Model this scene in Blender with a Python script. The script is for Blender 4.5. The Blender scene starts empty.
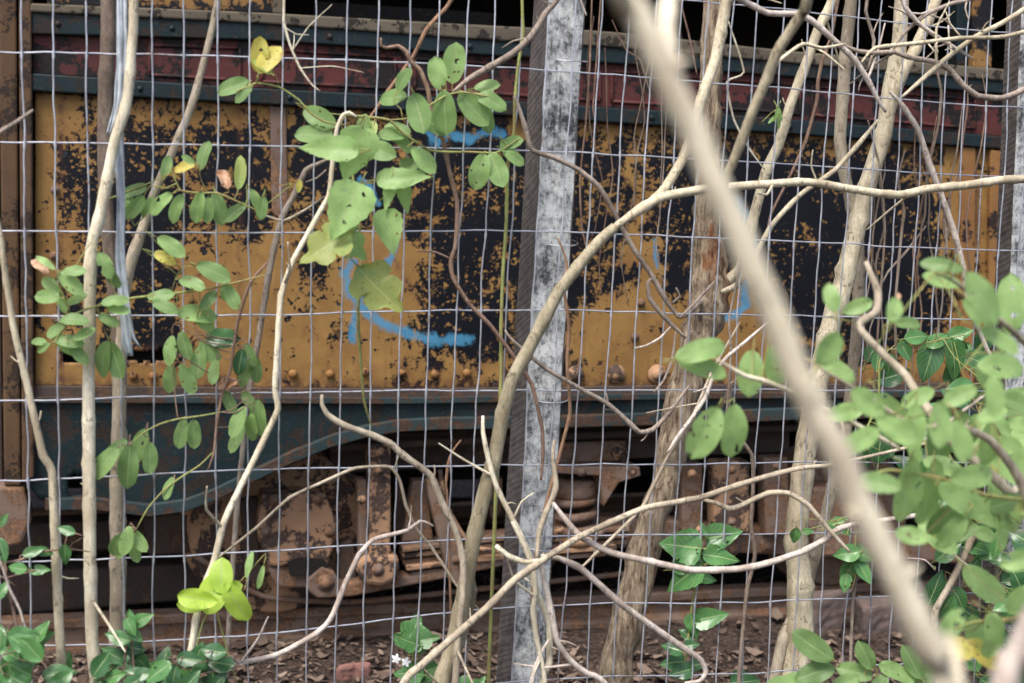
import bpy, math, random
from mathutils import Vector, Matrix, noise as mnoise
random.seed(11)
SC = bpy.context.scene
COL = SC.collection
R_ = math.radians
F = 1422.0
EXPOSURE = 1.68
PITCH, ROLL = R_(7.0), 0.0367

# ------------------------------------------------------------------ camera frame
cp, sp, cr, sr = math.cos(PITCH), math.sin(PITCH), math.cos(ROLL), math.sin(ROLL)
FWD = Vector((0, cp, -sp))
UP0 = Vector((0, sp, cp))
RT0 = Vector((1, 0, 0))
RT = RT0 * cr + UP0 * sr
UP = -RT0 * sr + UP0 * cr
CAM = Vector((0, 0, 0))          # z is set below, once the ground is known


def ray(px, py):
    return FWD + RT * ((px - 512) / F) - UP * ((py - 341.5) / F)


class Plane:
    """A vertical plane standing in the place: p0 straight ahead, u to the right, n towards the viewer."""
    def __init__(s, dist, yaw):
        s.u = Vector((math.cos(yaw), math.sin(yaw), 0))
        s.n = Vector((math.sin(yaw), -math.cos(yaw), 0))
        s.dist = dist

    def p0(s):
        return Vector((CAM.x, CAM.y + s.dist, 0))

    def at(s, px, py, off=0.0):
        d = ray(px, py)
        q = s.p0() + s.n * off - CAM
        return CAM + d * (q.dot(s.n) / d.dot(s.n))


FENCE = Plane(2.65, R_(18))
TRAIN = Plane(4.55, R_(15))
# eye height: the rail foot (seen low at the left) lies on level ground
CAM = Vector((0, 0, 0))
CAM = Vector((0, 0, -TRAIN.at(20, 652, 0.0).z))
GZ = 0.0


def depth(p):
    return (p - CAM).dot(FWD)


def pxm(p):
    return depth(p) / F


# ------------------------------------------------------------------ node helpers
class NT:
    def __init__(s, name):
        s.m = bpy.data.materials.new(name)
        s.m.use_nodes = True
        s.t = s.m.node_tree
        s.b = s.t.nodes['Principled BSDF']
        s.out = s.t.nodes['Material Output']

    def n(s, typ, **kw):
        nd = s.t.nodes.new(typ)
        for k, v in kw.items():
            setattr(nd, k, v)
        return nd

    def link(s, a, b):
        s.t.links.new(a, b)

    def put(s, sock, v):
        if isinstance(v, bpy.types.NodeSocket):
            s.link(v, sock)
        elif isinstance(v, (tuple, list)) and len(v) == 3 and sock.type == 'RGBA':
            sock.default_value = (*v, 1)
        else:
            sock.default_value = v

    def coord(s, kind='Object', scale=(1, 1, 1)):
        c = s.n('ShaderNodeTexCoord')
        mp = s.n('ShaderNodeMapping')
        s.link(c.outputs[kind], mp.inputs['Vector'])
        mp.inputs['Scale'].default_value = scale
        return mp.outputs['Vector']

    def noise(s, vec, scale, detail=4, rough=.55, dist=0.0):
        nd = s.n('ShaderNodeTexNoise')
        s.link(vec, nd.inputs['Vector'])
        nd.inputs['Scale'].default_value = scale
        nd.inputs['Detail'].default_value = detail
        nd.inputs['Roughness'].default_value = rough
        nd.inputs['Distortion'].default_value = dist
        return nd.outputs['Fac']

    def voro(s, vec, scale, feature='F1', out='Distance'):
        nd = s.n('ShaderNodeTexVoronoi', feature=feature)
        s.link(vec, nd.inputs['Vector'])
        nd.inputs['Scale'].default_value = scale
        return nd.outputs[out]

    def math(s, op, a, b=0.0, c=None):
        nd = s.n('ShaderNodeMath', operation=op)
        s.put(nd.inputs[0], a)
        s.put(nd.inputs[1], b)
        if c is not None:
            s.put(nd.inputs[2], c)
        return nd.outputs[0]

    def step(s, v, lo, hi):
        nd = s.n('ShaderNodeMapRange')
        s.put(nd.inputs['Value'], v)
        nd.inputs['From Min'].default_value = lo
        nd.inputs['From Max'].default_value = hi
        return nd.outputs['Result']

    def mix(s, fac, a, b):
        nd = s.n('ShaderNodeMix', data_type='RGBA')
        s.put(nd.inputs[0], fac)
        s.put(nd.inputs[6], a)
        s.put(nd.inputs[7], b)
        return nd.outputs[2]

    def attr(s, name, out='Fac'):
        return s.n('ShaderNodeAttribute', attribute_name=name).outputs[out]

    def bump(s, h, strength=.4, dist=.004):
        nd = s.n('ShaderNodeBump')
        nd.inputs['Strength'].default_value = strength
        nd.inputs['Distance'].default_value = dist
        s.put(nd.inputs['Height'], h)
        s.link(nd.outputs[0], s.b.inputs['Normal'])

    def base(s, col, rough=.6, metal=0.0, spec=.5):
        s.put(s.b.inputs['Base Color'], col)
        s.put(s.b.inputs['Roughness'], rough)
        s.put(s.b.inputs['Metallic'], metal)
        s.b.inputs['Specular IOR Level'].default_value = spec
        return s.m


def bark(name, a, b, spot, scale=30, rough=.75, bumpd=.0015, spots=.62, ring=True):
    t = NT(name)
    v = t.coord('UV', (1, 1, 1))
    o = t.coord('Object', (1, 1, .35))
    n1 = t.noise(o, scale * 4.5, 7, .72)
    n2 = t.noise(o, scale * .7, 4, .6)
    n3 = t.noise(o, scale * 13, 4, .65)
    c = t.mix(t.step(n1, .38, .62), a, b)
    c = t.mix(t.math('MULTIPLY', t.step(n3, .5, .66), .45), c, spot)
    c = t.mix(t.math('MULTIPLY', t.step(n2, .46, .60), .75), c, spot)
    oi = t.coord('Object', (1, 1, 1))
    le = t.step(t.noise(oi, scale * 6.5, 3, .6), spots, spots + .08)
    c = t.mix(t.math('MULTIPLY', le, .5), c, tuple(x * .35 for x in spot))
    sv = t.n('ShaderNodeSeparateXYZ')
    t.link(v, sv.inputs[0])
    rg = t.math('ABSOLUTE', t.math('SUBTRACT', t.math('FRACT', t.math('ADD', t.math('MULTIPLY', sv.outputs[1], 11.0), t.math('MULTIPLY', n2, 3.5))), .5))
    rgm = t.math('MULTIPLY', t.math('LESS_THAN', rg, .022), t.step(n1, .40, .5))
    c = t.mix(t.math('MULTIPLY', rgm, .7), c, tuple(x * .45 for x in spot))
    h = t.math('ADD', t.math('MULTIPLY', n1, 1.3), t.math('SUBTRACT', t.math('MULTIPLY', n3, .5), t.math('MULTIPLY', rgm, .5)))
    t.bump(h, .8, bumpd * 2)
    return t.base(c, rough, 0, .25)


M = {}
M['bark_pale'] = bark('bark_pale', (.57, .505, .365), (.39, .335, .23), (.235, .19, .125), 22)
M['bark_cream'] = bark('bark_cream', (.70, .64, .49), (.52, .46, .335), (.33, .275, .185), 24)
M['bark_olive'] = bark('bark_olive', (.35, .305, .21), (.235, .20, .13), (.15, .125, .075), 26)
M['bark_tan'] = bark('bark_tan', (.44, .375, .28), (.30, .25, .18), (.17, .135, .095), 18)
M['bark_fore'] = bark('bark_near_pale', (.70, .63, .47), (.55, .48, .34), (.42, .34, .24), 22)
M['bark_grey'] = bark('bark_grey', (.33, .275, .225), (.215, .17, .135), (.12, .09, .07), 28)
M['bark_pink'] = bark('bark_pink', (.58, .515, .455), (.40, .335, .285), (.24, .185, .15), 28)
M['bark_brown'] = bark('bark_brown', (.27, .18, .13), (.18, .11, .078), (.11, .065, .045), 30)
M['bark_rust'] = bark('bark_rust', (.31, .185, .11), (.21, .12, .07), (.12, .065, .04), 34)
M['stem_green'] = bark('stem_green', (.26, .30, .09), (.19, .20, .07), (.24, .17, .07), 30)
M['bark_dark'] = bark('bark_dark', (.17, .125, .095), (.10, .07, .052), (.26, .21, .165), 30)


def rough_bark():
    t = NT('bark_rough')
    o = t.coord('Object', (1, 1, .16))
    oi = t.coord('Object', (1, 1, 1))
    n1 = t.noise(o, 95, 9, .78)
    n2 = t.noise(oi, 14, 5, .6)
    n3 = t.noise(o, 16, 5, .6)
    c = t.mix(t.step(n1, .40, .60), (.105, .066, .043), (.52, .415, .285))
    c = t.mix(t.math('MULTIPLY', t.step(n2, .53, .63), .5), c, (.15, .115, .09))
    red = t.math('MULTIPLY', t.math('MULTIPLY', t.step(n3, .55, .60), t.step(n2, .36, .5)), t.attr('peel'))
    c = t.mix(t.math('MULTIPLY', red, .85), c, t.mix(t.step(n1, .4, .6), (.12, .05, .025), (.34, .125, .045)))
    t.bump(t.math('ADD', n1, t.math('MULTIPLY', n3, .6)), 1.0, .014)
    return t.base(c, .85, 0, .15)


M['bark_rough'] = rough_bark()


def leaf_mat(name, dark, light, pale_back, trans=.46, gloss=.45):
    t = NT(name)
    tc = t.attr('tint', 'Color')
    sep = t.n('ShaderNodeSeparateColor')
    t.link(tc, sep.inputs[0])
    tint, yel, dead = sep.outputs[0], sep.outputs[1], sep.outputs[2]
    uv = t.n('ShaderNodeUVMap')
    sx = t.n('ShaderNodeSeparateXYZ')
    t.link(uv.outputs[0], sx.inputs[0])
    u, v = sx.outputs[0], sx.outputs[1]
    au = t.math('ABSOLUTE', t.math('SUBTRACT', u, .5))
    o = t.coord('Object')
    n1 = t.noise(o, 45, 4, .6)
    n2 = t.noise(o, 160, 3, .6)
    c = t.mix(tint, dark, light)
    c = t.mix(t.math('MULTIPLY', t.step(n1, .35, .7), .35), c, tuple(x * .62 for x in dark))
    # side veins run forward from the midrib
    w = t.math('FRACT', t.math('MULTIPLY', t.math('SUBTRACT', v, t.math('MULTIPLY', au, .8)), 7.0))
    side = t.math('LESS_THAN', t.math('ABSOLUTE', t.math('SUBTRACT', w, .5)), .045)
    mid = t.math('LESS_THAN', au, .022)
    vein = t.math('MAXIMUM', t.math('MULTIPLY', side, .3), t.math('MULTIPLY', mid, .7))
    c = t.mix(vein, c, (.30, .38, .17))
    yfac = t.math('MULTIPLY', yel, t.step(t.math('ADD', n1, t.math('MULTIPLY', v, .25)), .30, .60))
    c = t.mix(yfac, c, (.55, .47, .10))
    spot = t.math('MULTIPLY', t.step(n2, .635, .67), t.math('ADD', .35, yel))
    c = t.mix(t.math('MINIMUM', spot, 1.0), c, (.16, .085, .035))
    edge = t.math('ADD', t.math('MULTIPLY', au, 1.0), t.math('MULTIPLY', t.math('SUBTRACT', n1, .5), .9))
    br = t.math('MULTIPLY', t.step(edge, .40, .46), t.math('MULTIPLY', t.math('GREATER_THAN', yel, .4), t.step(v, .55, .95)))
    c = t.mix(br, c, (.20, .10, .045))
    c = t.mix(dead, c, t.mix(t.step(n1, .4, .62), (.62, .40, .27), (.34, .17, .085)))
    geo = t.n('ShaderNodeNewGeometry')
    c2 = t.mix(t.math('MULTIPLY', geo.outputs['Backfacing'], .45), c, pale_back)
    t.put(t.b.inputs['Base Color'], c2)
    t.b.inputs['Roughness'].default_value = gloss
    t.b.inputs['Specular IOR Level'].default_value = .32
    t.bump(t.math('ADD', t.math('MULTIPLY', vein, -1.0), t.math('MULTIPLY', n1, .8)), .35, .0015)
    tr = t.n('ShaderNodeBsdfTranslucent')
    hs = t.n('ShaderNodeHueSaturation')
    hs.inputs['Value'].default_value = 1.5
    hs.inputs['Saturation'].default_value = 1.1
    hs.inputs['Hue'].default_value = .488
    t.link(c2, hs.inputs['Color'])
    t.link(hs.outputs[0], tr.inputs['Color'])
    hole = t.math('MULTIPLY', t.step(t.noise(o, 75, 2, .5), .69, .695), t.step(tint, .5, .52))
    mx = t.n('ShaderNodeMixShader')
    mx.inputs[0].default_value = trans
    t.link(t.b.outputs[0], mx.inputs[1])
    t.link(tr.outputs[0], mx.inputs[2])
    tp = t.n('ShaderNodeBsdfTransparent')
    m2 = t.n('ShaderNodeMixShader')
    t.link(hole, m2.inputs[0])
    t.link(mx.outputs[0], m2.inputs[1])
    t.link(tp.outputs[0], m2.inputs[2])
    t.link(m2.outputs[0], t.out.inputs['Surface'])
    return t.m


M['leaf'] = leaf_mat('leaf_soft_green', (.120, .210, .070), (.290, .445, .155), (.29, .41, .19))
M['leaf_gloss'] = leaf_mat('leaf_glossy_dark', (.022, .080, .030), (.075, .195, .055), (.10, .20, .08), .2, .28)
M['leaf_lime'] = leaf_mat('leaf_lime', (.24, .38, .055), (.42, .58, .08), (.45, .55, .15), .45, .45)


def paint_panel():
    t = NT('flaking_ochre_paint')
    o = t.coord('Object')
    wear = t.attr('wear')
    g = t.attr('spray')
    big = t.noise(o, 5.5, 5, .6)
    mid = t.noise(o, 24, 8, .74)
    fine = t.noise(o, 95, 6, .74)
    s = t.math('ADD', wear, t.math('MULTIPLY', t.math('SUBTRACT', big, .5), 1.7))
    s = t.math('ADD', s, t.math('MULTIPLY', t.math('SUBTRACT', mid, .5), 4.0))
    s = t.math('ADD', s, t.math('MULTIPLY', t.math('SUBTRACT', fine, .5), 2.6))
    isl = t.noise(o, 11, 6, .62)
    s = t.math('ADD', s, t.math('MULTIPLY', t.math('SUBTRACT', isl, .5), 2.2))
    spk = t.noise(o, 62, 3, .55)
    clump = t.noise(t.coord('Object', (1, 1, 1.3)), 7.5, 3, .5)
    s = t.math('SUBTRACT', s, t.math('MULTIPLY', t.math('MULTIPLY', t.step(spk, .585, .60), t.step(clump, .44, .56)), 1.1))
    s = t.math('ADD', s, t.math('MULTIPLY', t.math('MULTIPLY', t.step(t.noise(o, 48, 4, .6), .605, .62), t.step(clump, .56, .46)), .9))
    black = t.step(s, .0, .03)
    rim = t.math('MULTIPLY', t.step(s, -.16, -.01), t.math('SUBTRACT', 1.0, black))
    hue = t.noise(o, 9, 5, .6)
    och = t.mix(t.step(hue, .3, .7), (.225, .129, .040), (.165, .088, .027))
    st = t.noise(o, 15, 6, .65)
    och = t.mix(t.math('MULTIPLY', t.step(st, .48, .7), .5), och, (.135, .062, .024))
    run = t.noise(t.coord('Object', (22, 22, 1.6)), 2.2, 4, .6)
    och = t.mix(t.math('MULTIPLY', t.step(run, .60, .70), .30), och, (.11, .05, .020))
    och = t.mix(t.math('MULTIPLY', rim, .45), och, (.095, .04, .018))
    rustn = t.noise(o, 36, 6, .7)
    rust = t.math('MULTIPLY', t.attr('rust'), t.step(rustn, .40, .55))
    blk = t.mix(t.step(fine, .3, .75), (.0017, .0020, .0036), (.0042, .0046, .0072))
    c = t.mix(black, och, blk)
    c = t.mix(rust, c, t.mix(t.step(fine, .35, .65), (.085, .036, .022), (.035, .017, .012)))
    gs = t.math('ADD', g, t.math('MULTIPLY', t.math('SUBTRACT', fine, .5), .9))
    gs = t.math('ADD', gs, t.math('MULTIPLY', t.math('SUBTRACT', mid, .5), 2.2))
    gm = t.math('MULTIPLY', t.step(gs, .38, .74), .88)
    c = t.mix(gm, c, (.050, .180, .290))
    h = t.math('ADD', t.math('MULTIPLY', black, -1.0), t.math('MULTIPLY', mid, .5))
    t.bump(h, .9, .004)
    return t.base(c, t.mix(black, (.62,) * 3, (.5,) * 3), 0, .18)


M['panel'] = paint_panel()


def flaky(name, a, b, under, thresh=.56, rough=.55, rs=14):
    t = NT(name)
    o = t.coord('Object')
    n1 = t.noise(o, rs, 8, .7)
    n2 = t.noise(o, 90, 5, .65)
    n3 = t.noise(o, 4, 4, .6)
    c = t.mix(t.step(n3, .35, .65), a, b)
    f = t.step(t.math('ADD', n1, t.math('MULTIPLY', t.math('SUBTRACT', n2, .5), .22)), thresh, thresh + .018)
    c = t.mix(f, c, t.mix(t.step(n2, .35, .65), under, tuple(x * .4 for x in under)))
    c = t.mix(t.math('MULTIPLY', t.step(n2, .58, .7), .25), c, (.12, .10, .08))
    t.bump(t.math('ADD', t.math('MULTIPLY', f, -1.0), t.math('MULTIPLY', n2, .4)), .6, .003)
    return t.base(c, rough, 0, .2)


M['teal'] = flaky('faded_teal_paint', (.0044, .0118, .0142), (.0072, .0158, .0182), (.026, .019, .015), .53)
M['teal_edge'] = flaky('chipped_teal_edge', (.014, .026, .028), (.022, .036, .038), (.070, .042, .028), .49)
M['red'] = flaky('flaking_red_paint', (.070, .0185, .0162), (.050, .0140, .0125), (.012, .009, .009), .50, .6, 9)
M['ochre'] = flaky('ochre_pillar_paint', (.215, .110, .036), (.150, .070, .024), (.030, .018, .014), .55, .6, 11)
M['ochre_dull'] = flaky('dull_rusty_ochre', (.090, .052, .025), (.062, .036, .021), (.035, .022, .016), .53, .7, 7)
M['ochre_dark'] = flaky('ochre_black_board', (.20, .11, .036), (.14, .066, .022), (.009, .009, .011), .47, .6, 8)
M['rust'] = flaky('brown_rust', (.160, .108, .080), (.095, .067, .054), (.200, .112, .066), .50, .9, 16)
M['rust_orange'] = flaky('orange_rust', (.310, .180, .102), (.200, .120, .074), (.075, .050, .040), .51, .9, 12)
M['rust_dark'] = flaky('dark_rust', (.062, .044, .036), (.040, .030, .026), (.105, .062, .040), .54, .9, 12)
M['wood'] = flaky('weathered_sill_wood', (.105, .088, .062), (.070, .058, .042), (.03, .025, .02), .55, .85, 20)
M['brown_wood'] = flaky('dark_brown_boards', (.050, .031, .024), (.034, .023, .019), (.095, .05, .02), .60, .8, 10)
M['interior'] = flaky('near_black_interior', (.012, .010, .009), (.009, .008, .007), (.018, .012, .01), .6, .9, 6)  # shade put into near-black wood tone, so openings read dark; grease shares it


def simple(name, a, b, scale, rough, metal=0, bd=.001, detail=4, lo=.35, hi=.65, spec=.5, sc=(1, 1, 1)):
    t = NT(name)
    n1 = t.noise(t.coord('Object', sc), scale, detail, .6)
    c = t.mix(t.step(n1, lo, hi), a, b)
    t.bump(n1, .5, bd)
    return t.base(c, rough, metal, spec)


M['wire'] = simple('galvanised_wire', (.50, .51, .55), (.34, .35, .39), 25, .42, .55, .0003)
def wire_mat():
    t = NT('weathered_galvanised_wire')
    o = t.coord('Object')
    n = t.noise(o, 30, 5, .65)
    c = t.mix(t.step(n, .38, .6), (.46, .47, .51), (.30, .31, .345))
    c = t.mix(t.math('MULTIPLY', t.step(t.noise(o, 14, 6, .7), .60, .66), .7), c, (.17, .085, .045))
    t.bump(n, .4, .0003)
    M['wire'] = t.base(c, .42, .5)


wire_mat()
M['plastic'] = simple('grey_polythene', (.40, .43, .46), (.27, .30, .33), 30, .35, 0, .004)
M['rock'] = simple('brown_stone', (.088, .060, .050), (.055, .039, .034), 18, .9, 0, .01, 8)
M['brick'] = simple('red_brick', (.19, .085, .066), (.13, .066, .054), 30, .9, 0, .004, 8)
M['flower'] = simple('white_petal', (.8, .8, .78), (.7, .7, .68), 20, .5)


def post_mats():
    t = NT('whitewashed_timber')
    o = t.coord('Object', (1, 1, .25))
    oi = t.coord('Object')
    g = t.noise(o, 150, 6, .7)
    n = t.noise(oi, 30, 10, .78)
    n2 = t.noise(oi, 5, 4, .6)
    d = t.math('ADD', t.math('MULTIPLY', n, .65), t.math('ADD', t.math('MULTIPLY', g, .25), t.math('MULTIPLY', n2, .22)))
    c = t.mix(t.step(d, .505, .60), (.50, .51, .495), (.185, .19, .188))
    c = t.mix(t.step(d, .595, .65), c, (.035, .038, .042))
    c = t.mix(t.step(t.noise(oi, 210, 3, .6), .63, .67), c, (.06, .065, .07))
    t.bump(t.math('ADD', n, g), .7, .002)
    M['whitewash'] = t.base(c, .85, 0, .2)
    t = NT('dark_weathered_timber')
    # saw marks slant across the grain
    vv = t.coord('Object')
    rot = t.n('ShaderNodeVectorRotate', rotation_type='AXIS_ANGLE')
    t.link(vv, rot.inputs['Vector'])
    rot.inputs['Axis'].default_value = (1, 0, 0)
    rot.inputs['Angle'].default_value = R_(24)
    mp = t.n('ShaderNodeMapping')
    t.link(rot.outputs[0], mp.inputs['Vector'])
    mp.inputs['Scale'].default_value = (.3, .12, 1)
    w = t.n('ShaderNodeTexWave', wave_type='BANDS', bands_direction='Z')
    t.link(mp.outputs[0], w.inputs['Vector'])
    w.inputs['Scale'].default_value = 26
    w.inputs['Distortion'].default_value = 9
    w.inputs['Detail'].default_value = 3
    n = t.noise(vv, 40, 6, .65)
    f = t.math('ADD', t.math('MULTIPLY', w.outputs['Fac'], .16), t.math('MULTIPLY', n, .95))
    c = t.mix(t.step(f, .25, .85), (.030, .025, .023), (.115, .098, .088))
    t.bump(f, .8, .004)
    M['post_dark'] = t.base(c, .85, 0, .2)


post_mats()


def soil_mat():
    t = NT('leaf_mould_soil')
    o = t.coord('Object')
    n1 = t.noise(o, 9, 8, .7)
    v = t.voro(o, 55)
    n2 = t.noise(o, 120, 5, .7)
    c = t.mix(t.step(n1, .35, .65), (.050, .034, .027), (.090, .064, .050))
    c = t.mix(t.math('MULTIPLY', t.step(n2, .5, .65), .6), c, (.15, .11, .085))
    c = t.mix(t.step(v, .35, .7), c, (.03, .02, .016))
    t.bump(t.math('ADD', t.math('MULTIPLY', v, -1.0), n2), .9, .02)
    M['soil'] = t.base(c, .95, 0, .15)
    t = NT('dry_litter')
    tc = t.attr('tint')
    o = t.coord('Object')
    n = t.noise(o, 70, 4, .6)
    c = t.mix(tc, (.036, .025, .020), (.190, .145, .112))
    c = t.mix(t.math('MULTIPLY', t.step(n, .4, .7), .5), c, (.10, .055, .035))
    M['litter'] = t.base(c, .85, 0, .2)


soil_mat()

# ------------------------------------------------------------------ mesh building
class MB:
    def __init__(s):
        s.v, s.f, s.uv, s.at, s.sm, s.ix = [], [], [], {}, [], []

    mi = 0

    def face(s, idx, uv=None, smooth=True):
        s.f.append(tuple(idx))
        s.ix.append(s.mi)
        s.uv.append(uv or [(0, 0)] * len(idx))
        s.sm.append(smooth)

    def tube(s, P, Rr, sides=9, wob=0.0, lump=0.0):
        """A limb swept along P with radius Rr; closed ends, slight lumps."""
        n = len(P)
        b = len(s.v)
        ref = Vector((.31, .74, .59))
        prev = None
        ln = 0
        for k in range(n):
            t = (P[min(k + 1, n - 1)] - P[max(k - 1, 0)])
            t = t.normalized() if t.length > 1e-9 else Vector((0, 0, 1))
            a = prev if prev is not None else ref.cross(t)
            a = (a - t * a.dot(t)).normalized()
            prev = a
            c = t.cross(a)
            if k:
                ln += (P[k] - P[k - 1]).length
            for q in range(sides):
                th = 2 * math.pi * q / sides
                r = Rr[k]
                d = a * math.cos(th) + c * math.sin(th)
                if lump:
                    r *= 1 + lump * mnoise.noise((P[k] + d * r) * (.55 / max(Rr[k], .004))) + lump * .6 * mnoise.noise(P[k] * 19 + d * 1.3)
                s.v.append(P[k] + d * r)
            if k:
                for q in range(sides):
                    q2 = (q + 1) % sides
                    i0, i1 = b + (k - 1) * sides, b + k * sides
                    s.face((i0 + q, i0 + q2, i1 + q2, i1 + q),
                           [(q / sides, ln), ((q + 1) / sides, ln), ((q + 1) / sides, ln), (q / sides, ln)])
        s.v.append(P[0] - (P[1] - P[0]).normalized() * Rr[0] * .4)
        s.v.append(P[-1] + (P[-1] - P[-2]).normalized() * Rr[-1] * .4)
        for q in range(sides):
            q2 = (q + 1) % sides
            s.face((b + q2, b + q, len(s.v) - 2))
            e = b + (n - 1) * sides
            s.face((e + q, e + q2, len(s.v) - 1))

    def prism(s, poly, ext, smooth=False):
        """poly: 3-D outline; ext: extrusion vector (away from the viewer)."""
        b = len(s.v)
        n = len(poly)
        s.v += [p.copy() for p in poly] + [p + ext for p in poly]
        nrm = Vector((0, 0, 0))
        for i in range(n):
            nrm += (poly[i]).cross(poly[(i + 1) % n])
        flip = nrm.dot(ext) > 0
        fr = list(range(b, b + n))
        bk = list(range(b + n, b + 2 * n))
        s.face(fr[::-1] if flip else fr, smooth=False)
        s.face(bk if flip else bk[::-1], smooth=False)
        for i in range(n):
            j = (i + 1) % n
            q = (b + i, b + n + i, b + n + j, b + j)
            s.face(q[::-1] if flip else q, smooth=smooth)

    def box(s, o, ax, ay, az):
        s.prism([o, o + ax, o + ax + ay, o + ay], az)

    def lathe(s, o, axis, prof, sides=20):
        """prof: list of (distance along axis, radius)."""
        axis = axis.normalized()
        a = Vector((.3, .5, .8)).cross(axis).normalized()
        c = axis.cross(a)
        b = len(s.v)
        for (h, r) in prof:
            for q in range(sides):
                th = 2 * math.pi * q / sides
                s.v.append(o + axis * h + (a * math.cos(th) + c * math.sin(th)) * r)
        for k in range(len(prof) - 1):
            for q in range(sides):
                q2 = (q + 1) % sides
                i0, i1 = b + k * sides, b + (k + 1) * sides
                s.face((i0 + q, i0 + q2, i1 + q2, i1 + q))
        s.face([b + q for q in range(sides)][::-1], smooth=False)
        e = b + (len(prof) - 1) * sides
        s.face([e + q for q in range(sides)], smooth=False)

    def build(s, name, mat, parent=None, origin=None, bevel=0.0, label=None):
        me = bpy.data.meshes.new(name)
        o0 = origin if origin is not None else Vector((0, 0, 0))
        me.from_pydata([tuple(p - o0) for p in s.v], [], s.f)
        me.polygons.foreach_set('use_smooth', s.sm)
        ul = me.uv_layers.new(name='UVMap')
        flat = [c for f in s.uv for p in f for c in p]
        ul.data.foreach_set('uv', flat)
        for k, vals in s.at.items():
            if isinstance(vals[0], tuple):
                a = me.attributes.new(k, 'FLOAT_COLOR', 'POINT')
                a.data.foreach_set('color', [c for p in vals for c in p])
            else:
                a = me.attributes.new(k, 'FLOAT', 'POINT')
                a.data.foreach_set('value', vals)
        for mm in (mat if isinstance(mat, list) else [mat]):
            me.materials.append(mm)
        me.polygons.foreach_set('material_index', s.ix)
        ob = bpy.data.objects.new(name, me)
        COL.objects.link(ob)
        if parent is not None:
            ob.parent = parent
        else:
            ob.location = o0
        if label:
            ob['label'] = label
        if bevel:
            md = ob.modifiers.new('Bevel', 'BEVEL')
            md.width = bevel
            md.segments = 2
            md.limit_method = 'ANGLE'
        return ob


def tag(o, label=None, cat=None, group=None, kind=None):
    for k, v in (('label', label), ('category', cat), ('group', group), ('kind', kind)):
        if v:
            o[k] = v
    return o


def empty(name, loc, label, cat, group=None):
    o = bpy.data.objects.new(name, None)
    COL.objects.link(o)
    o.location = loc
    o.empty_display_size = .05
    return tag(o, label, cat, group)


SMOOTH = .55


def catmull(pts, step=.012):
    """pts: list of (Vector, radius) -> resampled lists."""
    n = len(pts)
    P, Q = [], []
    for i in range(n - 1):
        p0, p1, p2, p3 = (pts[max(i - 1, 0)], pts[i], pts[i + 1], pts[min(i + 2, n - 1)])
        k = max(2, min(40, int((p2[0] - p1[0]).length / step)))
        for j in range(k):
            t = j / k
            t2, t3 = t * t, t * t * t
            v = ((p1[0] * 2) + (p2[0] - p0[0]) * t + (p0[0] * 2 - p1[0] * 5 + p2[0] * 4 - p3[0]) * t2
                 + (p1[0] * 3 - p0[0] - p2[0] * 3 + p3[0]) * t3) * .5
            P.append(p1[0].lerp(p2[0], t).lerp(v, SMOOTH))
            Q.append(p1[1] * (1 - t) + p2[1] * t)
    P.append(pts[-1][0].copy())
    Q.append(pts[-1][1])
    return P, Q


def lerp_list(L, t):
    if not isinstance(L, (list, tuple)):
        return L
    x = t * (len(L) - 1)
    i = min(int(x), len(L) - 2)
    return L[i] + (L[i + 1] - L[i]) * (x - i)


SPR = random.Random(4)


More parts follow.
